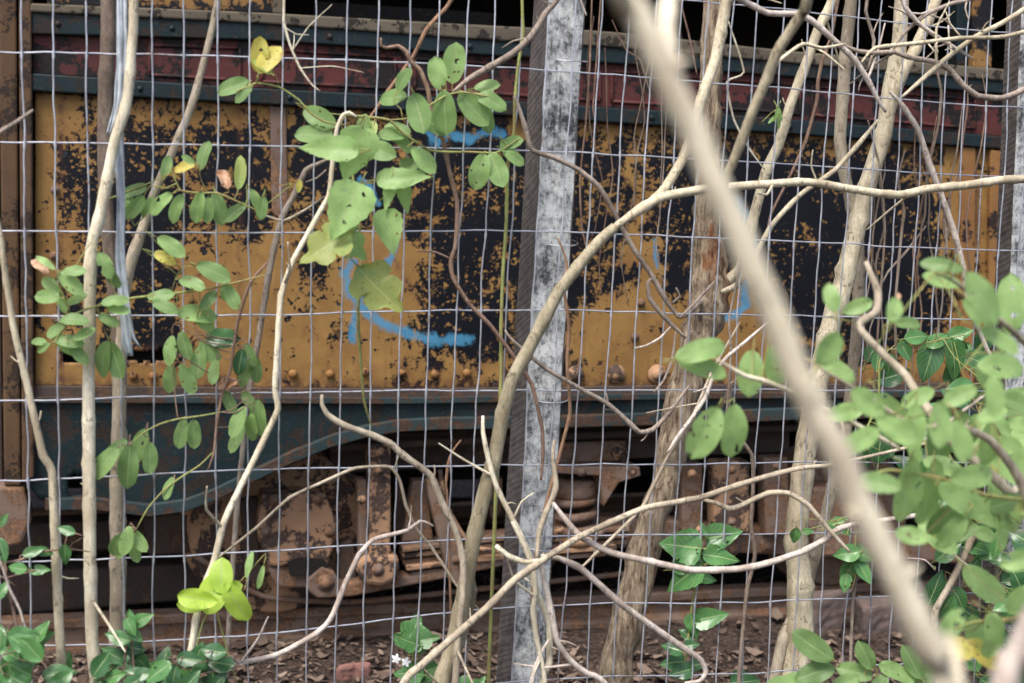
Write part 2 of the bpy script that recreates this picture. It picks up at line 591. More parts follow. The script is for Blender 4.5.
class Plant:
    """One growing thing: an Empty at its foot, woody pieces and leaves as parts."""
    def __init__(s, name, label, cat, group=None):
        s.name, s.label, s.cat, s.group = name, label, cat, group
        s.stems, s.nodes, s.leaves = [], [], {}

    def stem(s, pts, w, off, mat, part='branch', ends='', lump=.065, nodes=True, sides=10, label=None, spurs=True):
        n = len(pts)
        ctl = []
        for k, (x, y) in enumerate(pts):
            t = k / max(1, n - 1)
            p = FENCE.at(x, y, lerp_list(off, t))
            ctl.append((p, lerp_list(w, t) * .5 * pxm(p)))
        if 't' in ends:      # first point goes on growing upwards, out of the picture
            a, b = ctl[0], ctl[1]
            d = (a[0] - b[0]).normalized()
            ctl.insert(0, (a[0] + d * .35 + Vector((0, 0, .1)), a[1] * .9))
            ctl.insert(0, (ctl[0][0] + d * .3 + Vector((random.uniform(-.1, .1), 0, .35)), a[1] * .6))
        if 'g' in ends:      # last point goes down into the ground
            a, b = ctl[-1], ctl[-2]
            d = (a[0] - b[0]).normalized()
            h = a[0].z
            d = Vector((d.x * .5, d.y * .3, -1)).normalized()
            if h > .3:
                ctl.append((a[0] + d * (h * .5), a[1] * 1.06))
            ctl.append((Vector((ctl[-1][0].x + d.x * .1, ctl[-1][0].y, -.04)), a[1] * 1.2))
        if 'r' in ends:      # last point goes on beyond the picture edge
            a, b = ctl[-1], ctl[-2]
            d = (a[0] - b[0]).normalized()
            ctl.append((a[0] + d * .35, a[1] * .85))
            ctl.append((a[0] + d * .8 + Vector((0, .06, random.uniform(-.05, .2))), a[1] * .3))
        if 'l' in ends:
            a, b = ctl[0], ctl[1]
            d = (a[0] - b[0]).normalized()
            ctl.insert(0, (a[0] + d * .35, a[1] * .85))
            ctl.insert(0, (a[0] + d * .8 + Vector((0, .06, random.uniform(-.05, .2))), a[1] * .3))
        if part in ('branch', 'stem') and s.cat in ('twig', 'creeper', 'shrub', 'branch') and abs(lerp_list(off, .5)) < .5:
            ctl = [(a, b * .84) for a, b in ctl]
        P, Q = catmull(ctl, .010 if max(c[1] for c in ctl) < .012 else .014)
        # knuckles where side shoots once grew
        if nodes:
            L = 0
            nxt = random.uniform(.04, .1)
            for k in range(1, len(P)):
                L += (P[k] - P[k - 1]).length
                if L > nxt:
                    Q[k] *= 1.13
                    if k + 1 < len(Q):
                        Q[k + 1] *= 1.05
                    P[k] = P[k] + Vector((random.uniform(-1, 1), random.uniform(-1, 1), random.uniform(-1, 1))) * Q[k] * .09
                    nxt = L + random.uniform(.05, .16)
        free = [q for q in (0, 1) if not (q == 0 and ('t' in ends or 'l' in ends)) and not (q == 1 and ('g' in ends or 'r' in ends))]
        for q in free:
            R2, P2 = (Q, P) if q == 0 else (Q[::-1], P[::-1])
            if part in ('trunk', 'node_ring') and q == 0:
                continue
            L, f = 0, []
            for k in range(len(P2)):
                if k:
                    L += (P2[k] - P2[k - 1]).length
                f.append(min(1, .6 + .4 * L / .05))
            Q = [a * b for a, b in zip(Q, f if q == 0 else f[::-1])]
        # short dead spurs at old nodes
        tot = sum((P[k] - P[k - 1]).length for k in range(1, len(P)))
        if spurs and s.cat in ('sapling', 'twig', 'shrub', 'branch', 'tree') and tot > .25 and max(Q) < .016 and mat not in ('stem_green',):
            vis = [k for k in range(4, len(P) - 4) if abs((P[k] - CAM).dot(RT) / depth(P[k])) < .38 and abs((P[k] - CAM).dot(UP) / depth(P[k])) < .26]
            for q in range(min(4, int(tot / .28)) if len(vis) > 6 else 0):
                k = SPR.choice(vis)
                t = (P[k + 1] - P[k - 1]).normalized()
                e = Vector((SPR.uniform(-1, 1), SPR.uniform(-.5, .5), SPR.uniform(-.6, 1)))
                e = (e - t * e.dot(t)).normalized()
                d = (t * SPR.choice((-.7, .7)) + e).normalized()
                ln = SPR.choice((.012, .02, .035, .06, .11))
                r0 = min(Q[k] * .55, .0012 + ln * .016)
                a = P[k] + d * Q[k] * .5
                b1 = a + d * ln * .5 + Vector((0, 0, SPR.uniform(-.1, .2) * ln))
                b2 = b1 + (d + Vector((SPR.uniform(-.5, .5), 0, SPR.uniform(-.3, .6)))).normalized() * ln * .5
                pp, qq = catmull([(a, r0), (b1, r0 * .8), (b2, r0 * .45)], .01)
                sm = MB()
                sm.tube(pp, qq, 6, lump=.06)
                s.stems.append(('side_shoot', sm, mat, None))
        mb = MB()
        mb.tube(P, Q, sides, lump=lump)
        s.stems.append((part, mb, mat, label))
        s.nodes += P
        return s

    def leaf(s, x, y, L, ang, off=None, kind='', shape='o', part='leaves', mat='leaf', ratio=.5, tilt=1.0, pet=True, label=None):
        """A leaf centred at picture point (x, y), tip pointing to ang degrees."""
        base_off = off if off is not None else s.off
        p = FENCE.at(x, y, base_off + random.uniform(-.02, .02))
        k = pxm(p)
        a = R_(ang)
        d = RT * math.cos(a) + UP * math.sin(a) + FWD * random.uniform(-.28, .28) * tilt
        d.normalize()
        nr = -FWD + Vector((0, 0, .42)) * tilt + Vector((random.uniform(-1, 1), random.uniform(-.3, .3), random.uniform(-.6, .6))) * .42 * tilt
        nr = (nr - d * nr.dot(d)).normalized()
        sd = d.cross(nr)
        Lm = L * k * 1.04
        key = (part, mat, label)
        mb = s.leaves.setdefault(key, MB())
        tint = min(1, max(0, random.gauss(.5, .22)))
        yel = dead = 0.0
        if 'y' in kind: yel = random.uniform(.8, 1)
        if 'm' in kind: yel = .3
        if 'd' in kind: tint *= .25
        if 'p' in kind: tint = random.uniform(.85, 1)
        if 'x' in kind: dead = 1.0
        leaf_mesh(mb, p - d * Lm * .5, d, sd, nr, Lm, ratio, shape, (tint, yel, dead, 1), 'x' in kind)
        if pet and s.nodes:
            b = p - d * Lm * .5
            q = min(s.nodes, key=lambda z: (z - b).length_squared)
            ln = (q - b).length
            if .004 < ln < .15:
                m1 = b - d * min(.02, ln * .4)
                m2 = b.lerp(q, .6) + Vector((0, 0, -.02 * ln))
                P, Q = catmull([(q, .0011), (m2, .0010), (m1, .0009), (b + d * .002, .0008)], .012)
                mb.mi = 1
                n0 = len(mb.v)
                mb.tube(P, Q, 5)
                mb.mi = 0
                mb.at['tint'] += [(.5, 0, 0, 1)] * (len(mb.v) - n0)
        return s

    def pair(s, x, y, L, ang, spread=35, **kw):
        """Two leaflets from one point (x, y)."""
        for sgn in (-1, 1):
            a = ang + sgn * spread
            l2 = L * random.uniform(.92, 1.08)
            s.leaf(x + math.cos(R_(a)) * l2 * .54, y - math.sin(R_(a)) * l2 * .54, l2, a, **kw)
        return s

    def done(s):
        allp = [p for _, mb, _, _ in s.stems for p in mb.v] + [p for mb in s.leaves.values() for p in mb.v]
        low = min(allp, key=lambda p: p.z)
        o = Vector((low.x, low.y, max(low.z, 0)))
        if len(s.stems) + len(s.leaves) == 1:
            part, mb, mat, lab = s.stems[0]
            ob = mb.build(s.name, M[mat], None, o)
            s.rough(mb, ob)
            return tag(ob, s.label, s.cat, s.group)
        e = empty(s.name, o, s.label, s.cat, s.group)
        for part, mb, mat, lab in s.stems:
            s.rough(mb, mb.build(part, M[mat], e, o, label=lab))
        for (part, mat, lab), mb in s.leaves.items():
            mb.build(part, [M[mat], M[s.petmat]], e, o, label=lab)
        return e

    off = 0.05
    petmat = 'stem_green'

    def rough(s, mb, ob):
        if 'peel' in mb.at:
            pass


def leaf_mesh(mb, b, d, sd, nr, L, ratio, shape, tint, crumple=False):
    NL, NW = (12, 3) if shape in 'oe' else (22, 4)
    i0 = len(mb.v)
    fold = random.uniform(.12, .34)
    droop = random.uniform(-.05, .30)
    ph = random.uniform(0, 6)
    wav = random.uniform(.01, .035)
    bendx = random.uniform(-.10, .10)
    if crumple:
        fold, droop, wav = .8, .5, .10
    tl = mb.at.setdefault('tint', [])
    for i in range(NL + 1):
        t = i / NL
        if shape == 'o':      # blunt oblong leaflet
            w = max(0, 1 - (2 * t ** 1.22 - 1) ** 2) ** .48
        elif shape == 'e':    # oval with a fine tip
            w = max(0, math.sin(math.pi * t ** .82)) ** .95
        elif shape == 'h':    # broad with a drawn-out tip
            w = max(0, math.sin(math.pi * t ** .6)) ** .9 * (1 + .05 * math.sin(t * 40))
        else:                 # lobed, toothed
            w = max(0, math.sin(math.pi * t ** .72)) ** .8 * (1 + .26 * math.cos(t * 19 + .6)) * (1 + .05 * math.sin(t * 70))
        w *= ratio * L * .5
        for j in range(-NW, NW + 1):
            u = j / NW
            x = u * w
            y = t * L
            z = fold * abs(x) - droop * L * t * t + wav * L * math.sin(ph + t * 9 + u * 2.2) * (abs(u) ** 1.2)
            z += .03 * L * mnoise.noise(Vector((x / L * 3 + ph, t * 3, ph)))
            xx = x + bendx * L * t * t
            yy = y + (1 - u * u) * 0 - abs(u) * w * .12
            if shape in 'il':
                yy += abs(u) * w * .22 * math.cos(t * 19 + .6 - 1.2)
            mb.v.append(b + d * yy + sd * xx + nr * z)
            tl.append(tint)
    m = 2 * NW + 1
    for i in range(NL):
        for j in range(2 * NW):
            q = (i0 + i * m + j, i0 + i * m + j + 1, i0 + (i + 1) * m + j + 1, i0 + (i + 1) * m + j)
            uv = [(j / (2 * NW), i / NL), ((j + 1) / (2 * NW), i / NL), ((j + 1) / (2 * NW), (i + 1) / NL), (j / (2 * NW), (i + 1) / NL)]
            mb.face(q, uv)


def gauss_field(L, x, y, base):
    w = base
    for (gx, gy, rx, ry, a) in L:
        dx, dy = (x - gx) / rx, (y - gy) / ry
        q = dx * dx + dy * dy
        if q < 9:
            w += a * math.exp(-q * q * .45)
    return max(-1.1, min(1.1, w))


def interp(T, x):
    for (x0, y0), (x1, y1) in zip(T, T[1:]):
        if x <= x1:
            return y0 + (y1 - y0) * (x - x0) / (x1 - x0)
    (x0, y0), (x1, y1) = T[-2], T[-1]
    return y0 + (y1 - y0) * (x - x0) / (x1 - x0)

# ------------------------------------------------------------------ ground
CAM.z = 0
CAM.z = -TRAIN.at(20, 655, -.22).z


def G(px, py, z=0.0):
    d = ray(px, py)
    return CAM + d * ((z - CAM.z) / d.z)


def ground_h(x, y):
    h = .018 * mnoise.noise(Vector((x * 1.7, y * 1.7, 0))) + .010 * mnoise.noise(Vector((x * 6, y * 6, 3)))
    tr = (Vector((x, y, 0)) - TRAIN.p0()).dot(TRAIN.n)
    if tr < -4:
        h += min(2.6, (-4 - tr) * .55)       # unseen bank behind the line, added to darken the view beneath the car
    return h


def build_ground():
    mb = MB()
    def axis(lo, mid0, mid1, hi, step):
        A = [mid0 + k * step for k in range(int((mid1 - mid0) / step) + 1)]
        e, k = [], 1.0
        v = mid1
        while v < hi:
            k *= 1.45
            v += step * k * 2
            e.append(v)
        f, k = [], 1.0
        v = mid0
        while v > lo:
            k *= 1.45
            v -= step * k * 2
            f.append(v)
        return f[::-1] + A + e
    X = axis(-300, -2.6, 3.4, 300, .045)
    Y = axis(-300, 2.4, 6.6, 400, .045)
    for y in Y:
        for x in X:
            mb.v.append(Vector((x, y, ground_h(x, y))))
    nx = len(X)
    for j in range(len(Y) - 1):
        for i in range(nx - 1):
            mb.face((j * nx + i, j * nx + i + 1, (j + 1) * nx + i + 1, (j + 1) * nx + i))
    o = mb.build('ground', M['soil'])
    tag(o, 'dark leaf strewn soil beside the track', 'ground', kind='structure')
    # loose dry leaves and bark flakes lying on it
    lb = MB()
    tl = lb.at.setdefault('tint', [])
    rnd = random.Random(5)
    for k in range(9500):
        while True:
            x, y = rnd.uniform(-2.0, 2.8), rnd.uniform(3.2, 5.6)
            if k < 4300 or y < 4.6:
                break
        s = rnd.choice((.006, .008, .011, .015, .019, .028)) * rnd.uniform(.7, 1.3)
        a = rnd.uniform(0, 6.28)
        asp = rnd.uniform(.25, .7)
        d = Vector((math.cos(a), math.sin(a), rnd.uniform(-.35, .35)))
        e = Vector((-math.sin(a), math.cos(a), rnd.uniform(-.5, .5)))
        c = Vector((x, y, ground_h(x, y) + rnd.uniform(.002, .016)))
        tv = rnd.random() ** 1.4
        i0 = len(lb.v)
        cu = rnd.uniform(-.3, .6)
        for t, w in ((-1, .15), (-.45, .85), (.2, 1), (.75, .6), (1.05, .1)):
            for u in (-1, 0, 1):
                lb.v.append(c + d * s * t + e * s * asp * u * w + Vector((0, 0, s * cu * (t * t * .6 + u * u * .5) + .3 * s * rnd.uniform(-.3, .3))))
                tl.append(tv)
        for i in range(4):
            for j in range(2):
                q = i0 + i * 3 + j
                lb.face((q, q + 1, q + 4, q + 3))
    o = lb.build('leaf_litter', M['litter'])
    tag(o, 'dry brown leaf litter scattered on the soil', 'leaf litter', kind='stuff')


build_ground()

# ------------------------------------------------------------------ railcar
CAR_O = Vector((TRAIN.at(520, 640).x, TRAIN.at(520, 640).y, 0))
car = empty('railcar', CAR_O, 'derelict railcar with flaking ochre, black, red and teal paint standing behind the wire fence', 'railcar')


def cpart(mb, name, mat, bevel=0.0, parent=None, label=None):
    return mb.build(name, M[mat], parent or car, CAR_O, bevel, label)


def strip(name, top, bot, x0, x1, off, thick, mat, bevel=.004, step=40, parent=None, label=None):
    xs = []
    x = x0
    while x < x1:
        xs.append(x)
        x += step
    xs.append(x1)
    poly = [TRAIN.at(x, interp(top, x), off) for x in xs] + [TRAIN.at(x, interp(bot, x), off) for x in reversed(xs)]
    mb = MB()
    mb.prism(poly, -TRAIN.n * thick)
    return cpart(mb, name, mat, bevel, parent, label)


def plate(name, pts, off, thick, mat, bevel=.006, parent=None, label=None):
    mb = MB()
    mb.prism([TRAIN.at(x, y, off) for x, y in pts], -TRAIN.n * thick)
    return cpart(mb, name, mat, bevel, parent, label)


T_SILL = [(32, 3), (256, 12), (500, 26), (610, 31), (780, 50), (980, 67), (1600, 122)]
T_UR_T = [(32, 12), (256, 23), (500, 41), (610, 47), (780, 62), (980, 79), (1600, 133)]
T_UR_B = [(32, 34), (256, 40), (500, 56), (610, 63), (780, 76), (980, 92), (1600, 143)]
T_LR_T = [(32, 73), (256, 88), (500, 100), (600, 107), (750, 116), (960, 133), (1600, 184)]
T_LR_B = [(32, 91), (256, 104), (500, 115), (600, 122), (780, 133), (960, 146), (1600, 192)]
T_PB = [(32, 387), (400, 390), (560, 388), (700, 386), (960, 384), (1600, 380)]
T_SK_T = [(20, 397), (400, 398), (700, 393), (980, 391), (1600, 386)]

strip('window_sill', T_SILL, T_UR_T, 30, 1600, .030, .09, 'wood', .006)
strip('belt_rail', T_UR_T, T_UR_B, 31, 1600, .022, .05, 'teal', .005)
strip('belt_board', T_UR_B, T_LR_T, 33, 1600, .0, .03, 'red', .002)
strip('belt_rail', T_LR_T, T_LR_B, 31, 1600, .022, .05, 'teal', .005)
# raised frames in the red board, open mouldings round sunk fields
for x0, x1 in ((150, 240), (262, 395), (415, 600), (612, 800), (812, 975)):
    mb = MB()
    def yy(x, t):
        return interp(T_UR_B, x) * (1 - t) + interp(T_LR_T, x) * t
    loop = [(x0, .18), (x1, .18), (x1, .86), (x0, .86)]
    for k in range(4):
        a, b = loop[k], loop[(k + 1) % 4]
        P = [TRAIN.at(a[0] + (b[0] - a[0]) * q / 6, yy(a[0] + (b[0] - a[0]) * q / 6, a[1] + (b[1] - a[1]) * q / 6), .002) for q in range(7)]
        mb.tube(P, [.006] * 7, 6)
    cpart(mb, 'belt_moulding', 'red')

# the flaking lower panel: one metal sheet with its own dents
BLACK = [(175, 165, 115, 60, .62), (105, 235, 42, 75, .30), (160, 275, 45, 70, .42), (390, 180, 85, 62, .62), (330, 150, 45, 40, .45),
         (470, 300, 48, 66, .60), (310, 280, 22, 26, .7), (348, 330, 24, 16, .6), (130, 335, 55, 22, .35), (505, 200, 40, 60, .5),
         (650, 165, 95, 46, .42), (605, 275, 26, 45, .55), (690, 245, 45, 45, .60), (765, 235, 50, 70, .55), (850, 235, 90, 90, .72),
         (905, 290, 50, 60, .55), (820, 330, 50, 40, .25), (430, 345, 45, 20, .3), (255, 190, 30, 40, .3), (735, 180, 40, 40, .5), (560, 250, 30, 120, .4)]
BLACK += [(x, y, 13, 10, .42) for x, y in ((214, 375), (293, 374), (365, 372), (402, 373), (435, 374), (467, 373), (657, 374), (575, 372))] + [(430, 398, 8, 6, .5)]
BLACK = [(a, b, c, d, e * .85) for a, b, c, d, e in BLACK]
OCH = [(44, 240, 12, 170, -.95), (78, 118, 26, 20, -.65), (180, 112, 52, 13, -.45), (255, 315, 62, 72, -.95), (225, 118, 18, 16, -.4),
       (90, 376, 90, 13, -.9), (368, 285, 42, 45, -.75), (395, 262, 32, 40, -.5), (390, 366, 90, 18, -.75), (640, 345, 62, 44, -.95),
       (645, 255, 18, 34, -.65), (660, 190, 26, 22, -.35), (738, 335, 30, 52, -.75), (790, 143, 70, 13, -.5), (975, 225, 34, 130, -.95),
       (870, 377, 95, 12, -.6), (500, 240, 20, 24, -.45), (205, 250, 25, 60, -.4), (620, 128, 90, 8, -.35), (945, 370, 40, 22, -.7), (320, 190, 14, 30, -.4),
       (285, 200, 12, 90, -.5), (70, 200, 10, 90, -.25)]
SPRAY = [[(352, 262), (345, 275), (352, 295), (366, 312), (385, 325), (410, 335), (440, 341), (470, 339)],
         [(398, 240), (392, 258), (378, 275), (364, 290), (355, 312), (353, 340)],
         [(428, 128), (437, 142), (450, 134), (470, 139), (490, 130), (502, 135)],
         [(360, 178), (372, 190), (378, 204)],
         [(655, 240), (658, 268)],
         [(738, 200), (752, 235), (756, 262), (745, 290), (748, 306), (735, 315), (722, 318)]]


def spray(x, y):
    best = 1e9
    for k, L in enumerate(SPRAY):
        wd = (5.2, 4.2, 4.8, 2.8, 1.8, 4.6)[k]
        for (ax, ay), (bx, by) in zip(L, L[1:]):
            dx, dy = bx - ax, by - ay
            t = max(0, min(1, ((x - ax) * dx + (y - ay) * dy) / (dx * dx + dy * dy)))
            best = min(best, math.hypot(x - ax - t * dx, y - ay - t * dy) / wd)
    return max(0.0, 1.0 - .5 * best)


def build_panel():
    mb = MB()
    wear, spr, rst = [], [], []
    xs = []
    x = 35.0
    while x < 1140:
        xs.append(x)
        x += 3.1
    NY = 96
    for i in range(NY + 1):
        for x in xs:
            t = i / NY
            y = interp(T_LR_B, x) * (1 - t) + interp(T_PB, x) * t
            p = TRAIN.at(x, y, 0)
            p = p + TRAIN.n * (.0035 * mnoise.noise(p * 4) + .002 * mnoise.noise(p * 11) - .006)
            mb.v.append(p)
            wear.append(gauss_field(BLACK + OCH, x, y, -.05))
            spr.append(spray(x, y))
            r = 0.0
            r += max(0, 1 - abs(y - interp(T_PB, x)) / 14) * .8
            r += max(0, 1 - abs(y - interp(T_LR_B, x)) / 9) * .7
            r += max(0, 1 - abs(x - 60) / 7) * .75 + max(0, 1 - abs(x - 282) / 7) * .55 * (y < 230) + max(0, 1 - abs(x - 240) / 4) * .6
            r += max(0, 1 - abs(x - 977) / 6) * .7
            # long slanting scratch
            d = abs((x - 395) * .843 - (y - 262) * .538)
            if 392 < x < 434 and 255 < y < 320:
                r += max(0, 1 - d / 2.5)
            r += max(0, 1 - math.hypot(max(0, abs(x - 115) - 50), (y - 356) * .8) / 11) * .9
            for rx, ry in ((214, 375), (240, 372), (293, 374), (330, 374), (365, 372), (402, 373), (435, 374), (467, 373)):
                r += max(0, 1 - math.hypot(x - rx, y - ry) / 13) * .55
            rst.append(min(1, r))
    n = len(xs)
    for i in range(NY):
        for j in range(n - 1):
            x = (xs[j] + xs[j + 1]) / 2
            t = (i + .5) / NY
            y = interp(T_LR_B, x) * (1 - t) + interp(T_PB, x) * t
            e = 3 * mnoise.noise(Vector((x * .12, y * .12, 0)))
            if 63 < x < 168 and 351 + e < y < 362 + e * .4:
                continue                       # rusted-through slot
            mb.face((i * n + j, i * n + j + 1, (i + 1) * n + j + 1, (i + 1) * n + j)[::-1])
    mb.at = {'wear': wear, 'spray': spr, 'rust': rst}
    ob = cpart(mb, 'side_panel', 'panel')
    sd = ob.modifiers.new('Solidify', 'SOLIDIFY')
    sd.thickness = .004
    sd.offset = -1


build_panel()
# batten strips and beads on the panel
def bar(name, pts, r, mat, off=.004, parent=None, sides=8):
    P, Q = catmull([(TRAIN.at(x, y, off), r) for x, y in pts], .03)
    mb = MB()
    mb.tube(P, Q, sides)
    return cpart(mb, name, mat, 0, parent)


plate('batten', [(270, 106), (286, 107), (288, 215), (280, 219), (272, 212)], .004, .008, 'rust', .002)
plate('batten', [(962, 147), (976, 148), (974, 384), (960, 384)], .012, .016, 'ochre', .004)
plate('batten', [(991, 150), (1004, 151), (1001, 384), (988, 384)], .018, .020, 'ochre', .004)
strip('kick_strip', [(a, b - 1) for a, b in T_PB], [(a, b + 1) for a, b in T_SK_T], 32, 1600, .008, .03, 'rust_dark', .003)

# teal skirt with its deep left corner and the rolled edge under it
SK = [(40, 500), (70, 504), (80, 492), (92, 503), (150, 510), (185, 505), (215, 494), (256, 474), (293, 456), (330, 441), (365, 431), (400, 425), (440, 423),
      (560, 421), (700, 417), (800, 413), (980, 409), (1600, 398)]
def build_skirt():
    mb = MB()
    xs = [24 + k * 4 for k in range(395)]
    NY = 16
    for i in range(NY + 1):
        t = i / NY
        for x in xs:
            yb = interp([(24, 480)] + SK, x)
            y = interp(T_SK_T, x) * (1 - t) + yb * t
            p = TRAIN.at(x, y, 0)
            mb.v.append(p + TRAIN.n * (.002 + .005 * mnoise.noise(p * 5) + .002 * mnoise.noise(p * 17)))
    n = len(xs)
    for i in range(NY):
        for j in range(n - 1):
            x = xs[j]
            t = (i + .5) / NY
            y = interp(T_SK_T, x) * (1 - t) + interp([(24, 480)] + SK, x) * t
            if math.hypot((x - 75) / 11, (y - 487) / 13) + .5 * mnoise.noise(Vector((x * .15, y * .15, 1))) < 1:
                continue                       # rusted-out hole in the corner
            mb.face((i * n + j, i * n + j + 1, (i + 1) * n + j + 1, (i + 1) * n + j)[::-1])
    ob = cpart(mb, 'skirt', 'teal')
    sd = ob.modifiers.new('Solidify', 'SOLIDIFY')
    sd.thickness = .006
    lip = MB()
    P = []
    e = [(45, 505)] + [(x, y + 1) for x, y in SK if x > 90]
    up = [TRAIN.at(x, y - 6, .024) for x, y in e]
    dn = [TRAIN.at(x, y + 6, .024) for x, y in e]
    lip.prism(up + dn[::-1], -TRAIN.n * .05)
    cpart(lip, 'skirt_flange', 'teal_edge', .003, ob)
    strip('skirt_rail', T_SK_T, [(a, b + 6) for a, b in T_SK_T], 30, 1600, .016, .02, 'teal_edge', .002, 40, ob)


build_skirt()


def bolt(x, y, r, mat, off=.0, name='bolt', washer=True):
    c = TRAIN.at(x, y, off)
    k = pxm(c)
    r *= k
    mb = MB()
    pr = [(0, r * 1.5), (r * .18, r * 1.45), (r * .2, r * .95), (r * .55, r * .85), (r * .8, r * .5), (r * .86, r * .05)] if washer else \
         [(0, r), (r * .3, r * .92), (r * .6, r * .6), (r * .72, r * .05)]
    mb.lathe(c, TRAIN.n, pr, 14)
    return cpart(mb, name, mat)


for x, y in ((214, 375), (240, 372), (293, 374), (330, 374), (365, 372), (402, 373), (435, 374), (467, 373), (133, 376), (153, 376)):
    bolt(x, y, 4.6, 'ochre', .0, 'rivet', False)
for x, y in ((575, 375), (616, 374), (657, 374)):
    bolt(x, y, 6.5, 'rust_orange', .0)
for x, y in ((55, 190), (54, 256), (56, 318), (641, 303), (635, 337), (975, 262), (968, 205)):
    bolt(x, y, 3.2, 'rust', .002)
for x in (140, 290, 420, 652, 790, 870):
    bolt(x, (interp(T_LR_T, x) + interp(T_LR_B, x)) / 2, 3.0, 'teal', .022, 'bolt', False)
for x in (58, 172, 330, 470, 640, 720, 880):
    bolt(x, (interp(T_UR_T, x) + interp(T_UR_B, x)) / 2, 3.0, 'teal', .022, 'bolt', False)

# end pillar and vestibule at the left
plate('corner_pillar', [(18, -60), (31, -60), (34, 478), (22, 482)], .030, .10, 'ochre_dull', .006)
plate('corner_pillar', [(-2, -60), (16, -60), (21, 486), (4, 486)], -.02, .08, 'ochre_dull', .006)
plate('end_panel', [(-420, -90), (-3, -60), (3, 488), (-420, 500)], -.10, .06, 'brown_wood', .004)
# window apron boards above the sill at the left, window posts
plate('apron_board', [(47, -60), (276, -50), (276, 13), (47, 4)], -.015, .03, 'ochre_dark', .003)
plate('window_post', [(273, -60), (284, -60), (284, 14), (273, 13)], .004, .05, 'wood', .004)
plate('window_post', [(957, -60), (969, -60), (969, 66), (957, 65)], -.02, .06, 'teal', .004)
plate('window_post', [(973, -60), (992, -60), (992, 69), (973, 67)], .004, .07, 'ochre_dark', .004)
plate('window_post', [(1180, -60), (1200, -60), (1200, 87), (1180, 85)], .004, .07, 'ochre_dark', .004)


def uz(px, off, z):
    p = TRAIN.at(px, 300, off)
    return Vector((p.x, p.y, z))


ZS = TRAIN.at(500, 35).z
ZF = TRAIN.at(500, 390).z
def slab(name, xa, xb, off0, off1, z0, z1, mat, label=None):
    """upright or lying box: along the car from pixel column xa to xb, from off0 back to off1"""
    mb = MB()
    A, B = uz(xa, 0, 0), uz(xb, 0, 0)
    L = (B - A).dot(TRAIN.u)
    a = A + TRAIN.n * off0
    a.z = z0
    mb.box(a, TRAIN.u * L, Vector((0, 0, z1 - z0)), -TRAIN.n * (off0 - off1))
    return cpart(mb, name, mat, 0, None, label)


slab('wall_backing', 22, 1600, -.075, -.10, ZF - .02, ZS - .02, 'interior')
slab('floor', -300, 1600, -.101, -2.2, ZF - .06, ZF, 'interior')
slab('far_wall', -300, 1600, -2.2, -2.26, .25, ZS + 1.05, 'interior')  # left windowless and carried low to shut daylight out behind and beneath
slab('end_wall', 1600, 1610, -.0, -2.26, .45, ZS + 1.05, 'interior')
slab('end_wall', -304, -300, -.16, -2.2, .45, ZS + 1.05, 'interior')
slab('letter_board', -300, 1600, .0, -.05, ZS + .62, ZS + 1.05, 'ochre')
slab('roof', -320, 1620, .28, -2.4, ZS + 1.052, ZS + 1.12, 'brown_wood')  # unseen roof; its eave overhang is added to shade the belt rails
slab('seat_back', 330, 520, -.5, -.58, ZF + .001, ZS + .12, 'interior')
slab('seat_back', 620, 850, -.9, -.98, ZF + .001, ZS + .06, 'interior')

# ---- running gear (outlines read off the picture, at their own depth and thickness)
plate('bolster', [(330, 436), (560, 426), (790, 416), (790, 452), (560, 462), (330, 474)], -.22, .20, 'rust_dark')
for x, y in ((466, 457), (436, 458), (500, 452)):
    bolt(x, y, 6, 'rust_dark', -.22)
def wheel(x, y, r, o=-.22, mat='rust'):
    c = TRAIN.at(x, y, o)
    rr = r * pxm(c)
    c.z = .105 + rr
    mb = MB()
    mb.lathe(c, -TRAIN.n, [(0, rr * .80), (.005, rr * .83), (.008, rr * .97), (.012, rr), (.085, rr * 1.015), (.09, rr * 1.09), (.112, rr * 1.09), (.118, rr * .9), (.12, .05)], 48)
    w = cpart(mb, 'wheel', mat)
    hb = MB()
    hb.lathe(c, -TRAIN.n, [(-.03, .05), (-.02, .065), (.02, .08), (.1, .08)], 20)
    cpart(hb, 'wheel_hub', 'rust_dark', 0, w)
    return w


wheel(277, 528, 86, -.20, 'rust_orange')
wheel(842, 520, 74)
ab = plate('axle_box', [(262, 494), (325, 493), (337, 523), (333, 552), (327, 568), (269, 567), (259, 542), (257, 526)], -.10, .14, 'rust_orange', .012)
for x, y in ((266, 532), (330, 532), (275, 500), (318, 499)):
    o = bolt(x, y, 4, 'rust', -.10)
plate('axle_box_sump', [(267, 568), (328, 564), (331, 580), (318, 588), (277, 589)], -.115, .12, 'rust', .01)
plate('grease_stain', [(287, 562), (300, 557), (324, 559), (329, 566), (318, 576), (290, 576)], -.094, .004, 'interior', .002)
plate('journal_arm', [(240, 500), (258, 497), (260, 560), (268, 590), (246, 580)], -.17, .10, 'rust_dark')
plate('pedestal', [(368, 444), (391, 443), (391, 556), (370, 557)], -.05, .07, 'rust_orange', .008)
plate('pedestal', [(357, 480), (367, 480), (368, 560), (360, 561)], -.07, .06, 'rust', .005)
plate('pedestal_shoe', [(356, 563), (372, 556), (399, 556), (400, 570), (395, 581), (382, 587), (366, 585), (358, 576)], -.03, .10, 'rust_orange', .014)
bolt(378, 570, 4.5, 'rust', -.03)
plate('equaliser', [(308, 578), (322, 566), (334, 572), (342, 584), (422, 574), (480, 562), (505, 556), (505, 566), (440, 580), (352, 597), (318, 599), (306, 590)], -.09, .07, 'rust', .008)
bolt(326, 583, 6, 'rust', -.09)
plate('axle_guard', [(338, 545), (352, 540), (358, 560), (356, 585), (340, 582)], -.14, .08, 'rust_dark')
